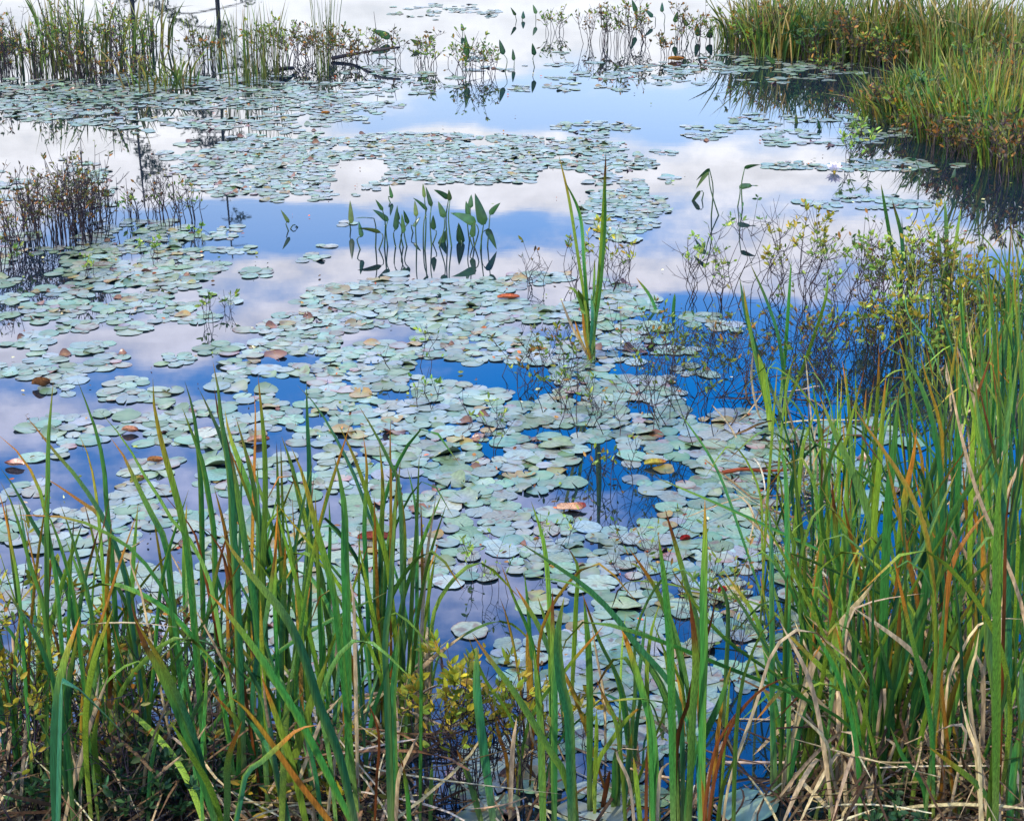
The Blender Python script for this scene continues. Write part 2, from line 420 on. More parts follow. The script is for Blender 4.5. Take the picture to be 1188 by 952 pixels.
# ------------------------------------------------------------------ cattails
GREEN, DARK, TEAL = lin(54, 116, 46), lin(32, 84, 46), lin(46, 108, 74)
YG, ORG, BRN, TAN, PALEBASE = lin(118, 144, 40), lin(172, 112, 34), lin(104, 58, 22), lin(196, 170, 120), lin(176, 178, 96)
def leaf_col(cls, r):
    g = {'g': GREEN, 'd': DARK, 'y': YG, 'o': ORG, 'b': BRN, 't': TAN}[cls.lower()]
    if cls in 'gG' and r.random() < .45: g = mix(GREEN, TEAL, r.random())
    if cls in 'gG' and r.random() < .35: g = mix(g, YG, r.uniform(.2, .6))
    g = jit(g, .16, r)
    tip = cls in 'GDY' or (cls in 'gdy' and r.random() < .45); edge = r.uniform(0, .75); es = r.choice((-1, 1)); tl = r.uniform(.78, .93) if tip else r.uniform(.93, .985)
    basec = mix(g, PALEBASE, .5) if cls.lower() in 'gdy' else mix(g, BRN, .4)
    tcol = r.choice((ORG, BRN, mix(ORG, YG, .5)))
    ph = r.uniform(0, 9)
    def f(t, s):
        c = mix(basec, g, t / .28)
        if s == es and cls.lower() in 'gdo': c = mix(c, YG if cls.lower() != 'o' else GREEN, edge)
        if cls.lower() == 'o': c = mix(c, mix(YG, BRN, .5 + .5 * math.sin(ph + 7 * t)), .35)
        if cls.lower() == 't': c = mix(c, (.30, .22, .13), .4 + .4 * math.sin(ph + 9 * t))
        if cls.lower() in 'gdy':
            c = mix(c, YG, sm(tl - .2, tl, t) * (.8 if tip else .25)); c = mix(c, tcol, sm(tl - .03, min(1, tl + .07), t) * (1 if tip else .7))
        return c
    return f
LEAFLABEL = {'o': 'orange dying leaf', 'b': 'brown withered leaf', 't': 'dry tan leaf', 'G': 'green leaf with an orange-brown tip', 'D': 'dark green leaf with a rusty tip', 'Y': 'yellow-green leaf with a brown tip'}

# traced leaves: frame of the close-up they were read from, then "class width depth : tip ... towards the base"
Z = {1: (0, 420, .2836), 2: (200, 420, .2837), 3: (0, 680, .2857), 4: (240, 680, .2857), 5: (520, 580, .3908), 6: (840, 400, .2942), 7: (840, 670, .2962), 8: (840, 180, .2942)}
TR = {1: '''
g 22 1:218,80 207,200 197,330 196,480 190,640 192,780 190,1100
g 20 1:315,70 350,160 395,290 425,430 437,600 455,760 470,1000
g 18 1:405,198 455,255 520,335 570,430 640,535 700,640 780,730 840,850 880,1000
G 24 1:452,308 510,390 560,500 620,620 680,745 700,930 720,1100
g 24 1:625,65 628,150 640,240 680,400 730,580 760,720 785,950
g 18 1:100,213 150,270 200,340 290,440 370,550 440,670 500,830 530,1000
g 16 1:-10,295 80,375 140,470 180,580 195,690 215,800 240,1000
d 18 1:0,430 70,530 130,650 200,770 260,900 300,1050
g 18 1:0,485 45,570 85,690 130,850 165,950 190,1100
g 18 1:-10,510 25,640 50,770 70,880 90,1100
Y 18 1:165,460 230,500 310,555 390,610 440,670 480,770 520,880 550,1050
g 16 1:160,572 210,650 250,760 290,900 320,1100
g 14 1:245,575 290,700 330,840 360,950 390,1150
G 13 1:40,625 180,628 300,640 420,690 520,750 600,830 660,920 720,1100
g 16 1:318,285 350,350 380,460 400,600 415,760 425,930 430,1100
b 12 2:645,510 720,600 790,690 830,830
b 14 1:790,655 850,690 900,760 930,880
t 9 1:600,720 550,740 530,800 560,900 590,1000
''', 2: '''
g 20 2:50,75 85,200 105,350 115,480 120,640 122,800 125,1000
g 24 2:40,185 80,290 120,400 150,560 170,700 175,900 180,1100
g 22 2:108,108 180,260 230,400 260,560 290,700 310,850 330,1000
d 30 1:165,-5 185,90 195,200 215,330 240,500 245,650 260,850 270,1100
G 26 1:170,100 190,220 230,360 270,560 300,760 330,950 350,1150
G 24 2:215,195 235,300 300,480 350,620 390,760 430,950
G 20 2:258,220 290,330 320,450 350,600 365,760 375,950
o 13 2:335,120 340,250 335,420 330,600 325,800 325,1000
g 20 2:350,55 362,180 375,320 380,480 378,640 370,850 365,1050
g 22 2:445,300 490,430 520,560 560,700 600,850 620,950
g 24 1:485,345 530,450 560,560 600,720 650,900 680,1100
g 22 2:548,80 552,250 560,420 558,600 560,780 560,1000
g 16 2:512,95 590,180 640,260 700,370 760,500 800,620 850,740 880,860
g 16 2:760,175 830,290 880,390 920,470 935,620 940,850
o 11 2:893,222 890,330 893,450 893,600 893,850
g 16 2:780,295 795,420 790,560 785,700 795,900
g 30 1:660,380 690,500 705,620 705,780 710,930 715,1200
Y 18 2:680,255 740,380 790,520 830,650 870,780 890,900
D 18 2:845,330 858,450 860,560 855,700 850,950
D 38 0:920,420 915,540 910,650 900,780 893,950 870,1150 880,1400
g 14 2:960,430 990,560 1000,680 1000,900
g 20 2:1010,365 1005,500 1000,640 990,800 980,950
o 14 2:1015,560 1020,700 1022,850 1025,1000
g 18 2:940,550 950,700 945,900 940,1100
o 18 2:490,545 495,650 505,780 515,950 520,1100
y 16 2:480,570 430,615 385,670 360,760 350,900
o 16 2:170,510 200,620 225,740 240,900
g 16 2:345,400 350,520 350,700 345,900
g 14 2:640,560 645,700 640,850 640,1000
y 12 2:430,640 440,750 450,900
d 18 2:820,640 828,800 830,950 830,1100
g 10 2:1048,700 1048,950 1048,1100
D 32 0:200,700 260,790 330,880 400,960 470,1050 545,1220 600,1400 680,1600 740,1850
t 14 1:690,840 720,880 740,960 745,1100
''', 3: '''
G 20 1:265,60 330,20 410,-10 500,-2 600,45 690,105 800,230 880,370 920,560
d 36 0:325,120 300,190 265,290 240,400 225,560 222,750 228,980
g 30 0:545,640 400,495 300,400 262,378 252,400 245,560 240,750 235,980
g 30 1:-5,250 30,420 55,600 75,800 82,980
y 22 1:48,260 55,400 65,600 70,800 75,980
d 22 1:-2,400 12,560 25,740 45,980
g 20 1:10,0 70,80 150,210 200,330 240,460 280,700
d 20 1:110,460 160,540 210,650 270,780 320,900 340,1000
g 26 1:440,380 455,520 465,700 480,980
y 20 1:460,400 480,520 500,680 510,980
y 22 1:450,640 540,770 600,880 660,980
g 22 1:600,740 640,830 700,980
G 26 0:530,60 580,220 625,300 690,440 740,560 800,720 880,980
t 14 1:405,350 395,420 380,520 340,640 300,780 270,950
t 16 1:440,360 400,470 360,580 330,700 290,830
t 12 1:720,165 560,148 430,148 340,158 290,200 270,330
t 14 1:840,580 780,550 735,525 690,580 660,700
t 16 1:540,650 500,720 470,850 430,960
g 20 1:330,800 330,880 335,980
g 18 1:205,800 200,900 198,1000
''', 4: '''
G 28 0:0,20 60,80 140,180 220,290 290,400 360,510 430,640 490,760 560,900 600,980
o 27 0:80,440 150,490 230,590 300,690 370,790 440,880 510,970
g 20 0:450,562 370,580 290,650 210,720 160,760 130,900
g 18 1:400,706 300,720 150,770 0,840 -90,930
g 24 1:780,150 770,300 755,450 760,650 765,850 768,1000
g 20 1:130,590 130,700 125,830 125,980
g 22 1:140,760 170,860 210,980
y 30 1:490,290 450,400 400,540 370,650 330,780 285,980
g 14 1:860,150 870,300 870,500 868,700 865,980
g 20 1:790,700 815,850 830,980
g 16 1:915,710 910,850 905,980
t 14 1:550,440 500,500 450,580
t 14 1:650,465 600,520 545,580 520,700
t 16 1:865,590 820,680 780,770 770,900
o 18 2:560,190 590,320 610,500 620,650
t 22 2:505,10 515,120 525,250 530,400
b 10 1:650,460 690,560 700,650 690,780
''', 5: '''
g 13 2:245,0 275,90 290,170 300,300 303,420 305,640
g 15 1:200,118 290,175 380,235 440,285 500,350 560,430 640,520 690,640 700,980
g 11 1:250,225 340,240 400,262 470,320 560,440 660,640 690,980
G 14 2:157,190 195,290 235,380 260,480 290,650 300,760
G 14 2:198,255 250,340 290,420 330,540 350,650 365,760
g 10 2:225,210 235,300 245,450 255,700
o 9 2:152,285 175,350 195,435 215,560 240,720
o 18 2:235,375 240,500 250,630 258,760
g 20 1:70,395 130,480 190,560 240,640 300,740 350,830 410,980
g 18 1:310,265 310,400 315,560 315,750 315,1000
d 26 1:345,285 325,400 335,540 355,620 362,720 370,980
y 14 2:355,140 385,200 380,300 372,480 365,700
g 18 1:402,285 415,420 420,550 420,700 420,980
g 12 2:265,285 300,400 310,520 315,700
g 20 1:255,440 265,560 275,700 285,980
o 13 1:340,610 360,730 375,850 390,980
g 24 1:85,430 85,560 100,700 120,850 140,980
G 18 1:25,740 60,820 105,980
t 13 1:203,645 190,760 183,980
y 12 1:437,525 470,600 500,670 520,850
y 12 1:440,620 440,710 436,800 434,950
y 12 1:585,600 530,650 480,720 445,780 425,950
g 22 1:505,345 540,450 580,580 610,720 625,960
d 20 1:530,385 590,480 640,570 670,700 690,960
g 14 2:535,140 590,220 630,290 655,360 690,480 700,680
g 20 1:622,95 640,220 655,380 662,520 665,700 670,980
G 14 2:643,25 680,150 710,260 745,400 760,680
y 12 1:630,300 605,380 592,470 590,560 600,800
y 12 1:632,410 655,520 665,640 670,900
g 12 2:660,335 690,450 710,560 720,700
g 22 1:762,-5 762,150 757,300 760,450 755,600 755,980
g 20 1:715,280 730,400 735,500 725,650 715,950
b 14 1:800,265 775,380 735,500 710,610 680,720 660,980
g 12 2:785,215 825,290 830,400 825,680
g 18 1:840,490 810,590 760,700 720,800 700,960
o 14 1:745,520 745,620 755,760 770,980
b 9 1:870,610 830,670 790,750 760,940
y 16 1:875,710 840,790 810,880 790,980
g 14 1:455,600 530,590 600,592 690,625 740,760 750,980
g 18 1:590,570 600,700 605,850 610,1000
b 14 1:480,800 465,880 455,980
g 14 1:545,690 530,820 520,980
g 18 1:495,740 495,850 490,980
g 14 1:515,650 508,750 505,980
y 14 1:550,760 560,850 580,980
b 9 1:590,730 588,850 586,980
t 10 1:690,770 640,790 625,850 620,980
t 9 1:570,740 500,745 540,850 560,960
y 12 1:690,560 640,640
''', 6: '''
g 28 2:375,195 430,330 490,460 540,580 575,680 595,800 605,1000 610,1400
g 30 1:690,170 680,300 665,450 650,600 640,780 632,1000 620,1500
Y 22 2:640,110 625,280 615,450 600,600 590,780 585,1200
g 20 1:200,325 240,480 248,650 250,800 252,1000 255,1500
Y 16 2:265,350 280,500 295,640 310,760 320,950 325,1300
g 22 2:485,480 480,620 475,760 470,900 470,1300
g 20 2:425,530 435,660 445,800 460,1000 465,1300
d 26 1:925,480 880,580 830,690 790,790 740,880 690,980 640,1250
g 28 1:1075,390 1010,500 950,590 890,680 830,800 790,980 760,1300
o 22 2:905,550 960,620 1000,700 1020,820 1030,1100
o 20 1:1070,625 1000,700 930,800 890,900 860,1200
g 28 1:1105,430 1085,570 1078,720 1075,950 1075,1500
g 24 2:690,0 740,90 785,180 820,290 845,420 860,600 860,1000
d 30 1:990,130 1000,260 1020,380 1050,480 1090,600 1110,800 1120,1300
d 24 2:905,260 870,360 840,440 810,540 790,680 780,1000
g 24 2:760,330 745,450 720,560 700,700 690,850 680,1200
Y 18 2:815,455 780,490 740,580 705,700 690,950
g 22 1:1185,755 1120,790 1060,850 1000,900 940,970 900,1200
y 18 2:1065,0 1030,110 1000,200 980,400 970,800
g 18 2:940,50 930,200 925,400 920,600 915,1000
g 16 2:870,120 870,300 875,500 870,700 870,1000
o 15 2:770,20 800,140 830,230 860,360 855,560 855,900
o 12 3:720,270 750,360 780,450 790,700
y 14 3:610,0 610,100 600,300 590,500 590,800
g 18 2:1165,0 1145,150 1120,300 1110,420 1100,800
g 16 2:1180,240 1170,400 1150,600 1140,900
g 14 3:465,60 485,180 500,350 510,560 515,800
y 16 3:365,240 340,320 315,380 300,500
o 9 3:400,100 395,200 390,350 385,500 385,700
g 18 1:170,600 185,750 188,980 190,1500
y 14 2:530,720 515,850 510,1100
y 24 4:135,35 160,140 180,280
o 14 1:765,690 720,790 690,870 670,1050
b 12 1:1145,500 1120,620 1110,760 1105,1000
''', 7: '''
g 20 1:300,65 220,130 150,210 100,320 70,420 45,650 35,980
b 12 1:270,385 180,415 100,480 40,560 0,650 -50,860
Y 22 1:230,200 320,290 400,370 470,450 540,580 590,720 615,980
y 18 1:380,410 350,530 320,680 290,830 265,980
g 22 1:510,370 450,500 390,650 330,780 285,980
d 30 1:410,60 430,220 460,340 480,480 490,700 495,900
g 22 1:505,130 510,300 520,500 520,850
g 30 1:620,150 610,350 590,520 598,700 590,880
g 32 1:690,90 680,280 660,420 640,560 600,850
d 36 1:790,30 760,150 720,270 690,360 650,470 620,700
Y 30 1:950,35 860,90 810,200 780,320 730,450 690,580 660,850
d 34 1:820,300 790,480 740,640 690,760 640,900
y 20 1:1030,0 950,130 880,250 840,380 780,580 740,850
g 34 1:1030,-40 1035,250 1060,420 1065,600 1070,980
o 22 1:1000,180 960,280 930,380 880,520 850,800
g 22 1:800,660 920,750 1000,820 1060,930
g 26 1:1180,540 1140,700 1105,980
t 10 1:785,60 640,80 560,100 510,125 480,220 470,500
t 11 1:570,430 520,350 430,270 350,210 280,205 210,260 170,340 130,480 70,650 10,850
t 28 1:600,0 540,80 480,150 400,260 350,330 300,520
t 18 1:515,410 530,520 560,640 585,880
t 22 1:770,550 800,640 840,740 875,980
t 12 1:1180,162 1060,160 990,190 940,270 880,400 850,700
t 24 1:1030,810 1060,820 1075,880 1070,980
t 16 1:630,870 690,868 740,920 750,990
g 18 1:188,-20 190,250 190,500 200,800 205,980
g 16 1:330,480 290,620 260,780 238,980
y 16 1:360,480 390,650 420,800 435,960
g 18 1:250,-20 240,200 235,450 222,700 215,980
t 14 1:930,480 960,600 1000,720
t 16 1:920,310 860,370 800,420 740,500 700,640
t 18 1:1000,200 985,300 960,400 970,560 990,700
t 14 1:960,560 990,640 1000,720 1005,880
t 16 1:810,410 830,540 850,660 865,850
g 26 1:1120,330 1090,500 1060,650 1040,900
g 22 1:1160,280 1165,450 1160,650 1150,980
'''}
DEPTH = {'0': 3.06, '1': 3.36, '2': 3.85, '3': 4.5, '4': 5.9}
traces = []
for zi, txt in TR.items():
    ox, oy, k = Z[zi]
    for ln in txt.strip().splitlines():
        hd, ps = ln.split(':'); c, w, dd = hd.split()
        P = [(ox + float(a.split(',')[0]) * k, oy + float(a.split(',')[1]) * k) for a in ps.split()]
        traces.append(dict(c=c, w=float(w) * k, d=dd, P=P))
# the lone cattail and other single stands in the pond
def stand(base, leaves, w=6, c='y'):
    return dict(base=base, leaves=[(cc, ww, P) for cc, ww, P in leaves])
STANDS = [
    ((686, 417), 'lone tall cattail with two long orange tips rising from mid pond', [
        ('Y', 4.6, [(703, 176), (700, 250), (695, 320), (689, 375)]), ('Y', 3.8, [(648, 179), (660, 230), (671, 300), (680, 360)]),
        ('g', 4, [(655, 209), (673, 250), (678, 310), (683, 375)]), ('g', 4, [(702, 205), (702, 260), (697, 330), (690, 380)]),
        ('y', 6, [(670, 335), (678, 355), (683, 385)]), ('y', 6, [(697, 310), (693, 350), (688, 395)]), ('g', 5, [(653, 332), (668, 338), (678, 370)]), ('o', 4, [(676, 360), (679, 390)]), ('g', 5, [(686, 340), (688, 370)]), ('o', 3, [(667, 372), (674, 395)]), ('g', 4, [(690, 300), (689, 350)]), ('t', 3, [(650, 345), (662, 375), (676, 402)])]),
    ((782, 360), 'slim green cattail standing alone beside bare twigs', [('g', 4, [(738, 322), (755, 345), (772, 385)]), ('g', 4, [(783, 340), (780, 370)]), ('y', 3, [(760, 355), (772, 375)])]),
    ((893, 488), 'stiff rolled cattail leaf sheath standing in deep blue water', [('y', 7, [(879, 411), (886, 440), (891, 470)]), ('t', 3, [(874, 405), (872, 440), (880, 480)]), ('g', 4, [(862, 330), (868, 370), (880, 430)])]),
    ((908, 478), 'thin upright green cattail among twigs in deep blue water', [('g', 5, [(870, 305), (890, 350), (905, 400)]), ('g', 5, [(858, 322), (868, 375), (890, 440)]), ('g', 5, [(918, 300), (915, 350), (910, 420)]), ('y', 5, [(960, 315), (957, 350), (930, 430)])]),
    ((1045, 360), 'bright green blade fan in front of leafy thicket', [('g', 5, [(1022, 213), (1030, 260), (1040, 320)]), ('g', 5, [(1035, 232), (1046, 275), (1046, 320)]), ('g', 4, [(1046, 250), (1048, 300)]), ('y', 4, [(1060, 275), (1055, 320)])]),
    ((1100, 345), 'bright green blades standing in leafy thicket', [('g', 5, [(1096, 230), (1098, 270), (1098, 310)]), ('g', 5, [(1088, 268), (1092, 310)]), ('g', 5, [(1108, 285), (1102, 320)]), ('y', 4, [(1115, 240), (1106, 300)])]),
]
NL = 20
def cat_leaf(parent, base, pts3, w, c, r, label=True):
    """pts3: tip..lowest in world space, base in world space; leaf mesh is local to parent"""
    ctrl = [base] + list(reversed(pts3))
    pts = catmull(ctrl, NL)
    o0 = parent.location
    mb = MB()
    blade(mb, [p - o0 for p in pts], w, leaf_col(c, r), r.uniform(-.6, .6), r.uniform(-.8, .8))
    o = mb.build('dry_leaf' if c == 't' else 'leaf', M_DRY if c == 't' else M_LEAF, parent)
    if label and c in LEAFLABEL: o['label'] = LEAFLABEL[c]
    return o
CAT_N = 0
def describe(cs):
    n = len(cs); t = sum(c == 't' for c in cs); o = sum(c in 'obGDY' for c in cs); y = sum(c == 'y' for c in cs); d = sum(c in 'dD' for c in cs)
    if t == n: return 'dry tan cattail'
    if t * 2 >= n: return 'green cattail with many dry tan leaves'
    if o * 2 >= n: return 'green cattail with mostly orange-tipped leaves'
    if y * 2 >= n: return 'yellow-green cattail'
    if d * 2 >= n: return 'dark green cattail'
    if t and o: return 'green cattail with orange and tan leaves'
    if o: return 'green cattail with some orange leaves'
    if t: return 'green cattail with a dry leaf'
    return 'all green cattail'
lr = random.Random(21)
# first pass: foot of every traced leaf
for T in traces:
    Y = DEPTH[T['d']]; gy = row(Y)
    P = T['P']
    Q = [p for p in P if p[1] < gy - 12]
    if len(Q) < 2: Q = [P[0], ((P[0][0] * .5 + P[1][0] * .5), (P[0][1] * .5 + P[1][1] * .5))]
    (x1, y1), (x0, y0) = Q[-1], Q[-2]
    nxt = P[len(Q)] if len(Q) < len(P) else None
    if nxt: fx = Q[-1][0] + (nxt[0] - Q[-1][0]) * min(1, (gy - y1) / max(1, nxt[1] - y1))
    else:
        sl = (x1 - x0) / max(25, y1 - y0); fx = x1 + max(-45, min(45, sl * (gy - y1) * .7))
    T['Q'], T['foot'] = Q, fx
groups = []
for dd in DEPTH:
    lst = sorted([t for t in traces if t['d'] == dd], key=lambda t: t['foot'])
    cur = []
    for t in lst:
        if cur and (t['foot'] - cur[0]['foot'] > 52 or len(cur) >= 8): groups.append((dd, cur)); cur = []
        cur.append(t)
    if cur: groups.append((dd, cur))
for dd, lst in groups:
    Y = DEPTH[dd] + lr.uniform(-.14, .14)
    fx = sum(t['foot'] for t in lst) / len(lst)
    b = at(fx, row(Y), Y); b.z = max(0, bank_z(b.x, b.y)) - .02
    root = empty('cattail', b)
    for t in lst:
        r = random.Random(int(t['P'][0][0] * 13 + t['P'][0][1] * 7))
        lean = r.uniform(-.16, .16)
        Q3 = []
        for i, (px, py) in enumerate(t['Q']):
            z = at(px, py, Y).z
            Q3.append(at(px, py, Y + lean * max(0, z)))
        if Q3[-1].z < .05: Q3 = [q for q in Q3 if q.z > .05] or Q3[:1]
        base = b + Vector((max(-.055, min(.055, at(t['foot'], row(Y), Y).x - b.x)), r.uniform(-.02, .02), 0))
        cat_leaf(root, base, Q3, max(.005, t['w'] * mpp(Y, .5) * 1.12), t['c'], r)
    tx, ty = lst[0]['P'][0]
    later(root, describe([t['c'] for t in lst]), 'cattail', sum(t['P'][0][0] for t in lst) / len(lst), sum(t['P'][0][1] + 120 for t in lst) / len(lst), 'cattails along the near shore')
for (bx, by), lab, leaves in STANDS:
    g = gnd(bx, by); root = empty('cattail', g); g = Vector(g)
    for c, w, P in leaves:
        r = random.Random(int(P[0][0] * 17 + P[0][1]))
        cat_leaf(root, g + Vector((r.uniform(-.02, .02), r.uniform(-.02, .02), -.02)), [at(px, py, g.y + r.uniform(-.06, .06)) for px, py in P], w * mpp(g.y), c, r)
    tag(root, lab, 'cattail', 'cattails standing in the pond')

# further cattails behind and between the traced ones
def fill_cat(px, Y, tipy0, tipy1, n, w, cls, spread=60, name='cattail', group='cattails along the near shore', r=lr):
    b = at(px, row(Y), Y); b.z = max(0, bank_z(b.x, b.y)) - .02
    root = empty(name, b); cs = []
    for i in range(n):
        c = r.choice(cls); cs.append(c)
        ty = r.uniform(tipy0, tipy1); tx = px + r.gauss(0, spread) * (1 if c != 't' else 1.3)
        tip = at(tx, ty, Y + r.uniform(-.25, .25)); tip.z = max(.12, tip.z)
        base = b + Vector((r.uniform(-.04, .04), r.uniform(-.03, .03), 0))
        m1 = base.lerp(tip, .4); m1.x = base.x + (tip.x - base.x) * r.uniform(.15, .35); m1.z += .03
        m2 = base.lerp(tip, .75); m2.x = base.x + (tip.x - base.x) * r.uniform(.5, .72)
        pts = [tip, m2, m1]
        u = r.random()
        if c == 't' and u < .7:            # broken over, hanging
            hgt = r.uniform(.25, .75); k = Vector((base.x + (tip.x - base.x) * .4, base.y, base.z + (tip.z - base.z) * hgt * .8))
            t2 = k + Vector((r.uniform(-.16, .16), r.uniform(-.1, .1), -r.uniform(.05, .3))); t2.z = max(.02, t2.z)
            pts = [t2, k.lerp(t2, .45) + Vector((0, 0, .03)), k, base.lerp(k, .5)]
        elif u < .26:                      # arching over
            sx = r.choice((-1, 1)); d = r.uniform(.08, .22)
            pts = [tip + Vector((sx * d, 0, -.12)), tip + Vector((sx * d * .45, 0, -.02)), m2, m1]
        cat_leaf(root, base, pts, w * r.uniform(.5, 1.0), c, r)
    later(root, describe(cs), 'cattail', px, (tipy0 + tipy1) / 2 + 80, group)
for i in range(21):                        # left clump
    px = 10 + i * 24 + lr.uniform(-9, 9)
    fill_cat(px, lr.uniform(3.4, 3.95), 560, 800, lr.randint(5, 7), .012, 'ggggggGGydtto', 38)
for i in range(15):                        # low dry leaves at the foot of the left clump
    fill_cat(lr.uniform(-10, 500), lr.uniform(3.3, 3.8), 740, 880, 6, .012, 'ttttgt', 45)
for i in range(8):                         # thin centre stand
    fill_cat(lr.uniform(600, 880), lr.uniform(3.4, 3.8), 640, 860, 4, .010, 'ggGyto', 35)
for i in range(20):                        # right clump, near
    px = 915 + i * 15 + lr.uniform(-8, 8)
    fill_cat(px, lr.uniform(3.4, 3.9), max(330, 640 - (px - 900) * .95), 800, lr.randint(5, 7), .012, 'ggdggGydgtgo', 58)
for i in range(34):                        # dry tangle at the foot of the right clump
    fill_cat(lr.uniform(960, 1200), lr.uniform(3.35, 3.9), 620, 880, 6, .012, 'ttttttgy', 50)
for i in range(26):                        # right clump, farther
    px = lr.uniform(930, 1210); Y = lr.uniform(4.1, 5.4)
    t0 = 440 - (px - 930) * (.55 if px < 1120 else .75)
    fill_cat(px, Y, max(215, t0), max(215, t0) + 190, lr.randint(4, 6), .010, 'gdggyGdggt', 32)
for i in range(12):                        # edge of the right clump over the water
    px = lr.uniform(885, 1000); Y = lr.uniform(4.2, 5.6)
    fill_cat(px, Y, 400, 560, lr.randint(3, 4), .008, 'gyyGgt', 26)

for i in range(4):
    fill_cat(lr.uniform(200, 500), lr.uniform(3.5, 4.0), 480, 640, 5, .013, 'ggdGdygG', 34)
for i in range(5):
    fill_cat(lr.uniform(0, 500), lr.uniform(3.12, 3.3), 700, 850, 3, .015, 'ggdGgy', 55)
for i in range(17):
    px = lr.uniform(1090, 1215); Y = lr.uniform(5.2, 7.0); t0 = 400 - (px - 1000) * .85
    fill_cat(px, Y, max(215, t0), max(215, t0) + 130, lr.randint(4, 6), .010, 'gdgyGdgt', 30)
for i in range(6):
    px = lr.uniform(960, 1190); fill_cat(px, lr.uniform(4.0, 5.0), 480, 640, lr.randint(5, 6), .011, 'gdgtyGg', 45)
for i in range(14):                        # leaves crossing at all angles in the right clump
    fill_cat(lr.uniform(930, 1190), lr.uniform(3.4, 4.4), 480, 760, 3, .011, 'gygtgG', 130)
for i in range(6):                         # and a few in the left clump
    fill_cat(lr.uniform(60, 470), lr.uniform(3.4, 3.8), 560, 760, 3, .011, 'gygtgG', 120)
# loose straw
mb = MB(); sr = random.Random(77)
def straw(px, py, zmax, ln0, ln1):
    g = gnd(px, py); z = max(.004, bank_z(g.x, g.y)) + sr.random() ** 2 * zmax
    a = sr.uniform(0, 6.28); ln = sr.uniform(ln0, ln1); e = sr.gauss(0, .35)
    d = Vector((math.cos(a) * math.cos(e), math.sin(a) * math.cos(e), math.sin(e)))
    p0 = Vector((g.x, g.y, z)); P = []
    bend = Vector((sr.uniform(-1, 1), sr.uniform(-1, 1), sr.uniform(-.6, .3))) * .18
    for k in range(6):
        t = k / 5; q = p0 + d * ln * (t - .5) + bend * ln * (t - .5) ** 2 * 4
        q.z = max(q.z, max(.003, bank_z(q.x, q.y) + .003)); P.append(q)
    c0 = sr.choice((TAN, lin(150, 120, 80), lin(120, 94, 60), lin(84, 62, 40), lin(84, 62, 40), lin(205, 190, 150)))
    c0 = jit(c0, .25, sr)
    blade(mb, P, sr.uniform(.003, .009), lambda t, s: c0, sr.uniform(-1, 1), sr.uniform(-1, 1))
for _ in range(360): straw(sr.uniform(-40, 520), 952 - sr.random() ** 1.6 * 150 + 30, .22, .12, .5)
for _ in range(560): straw(sr.uniform(950, 1230), 960 - sr.random() ** 1.3 * 260 + 20, .25, .12, .55)
for _ in range(60): straw(sr.uniform(840, 960), sr.uniform(440, 620), .06, .15, .4)
for _ in range(60): straw(sr.uniform(560, 950), sr.uniform(900, 990), .1, .1, .4)
o = mb.build('dead_reed_litter', M_DRY)
tag(o, 'tangled dead tan reed leaves littering the foot of the cattails', 'reed litter', None, 'stuff')

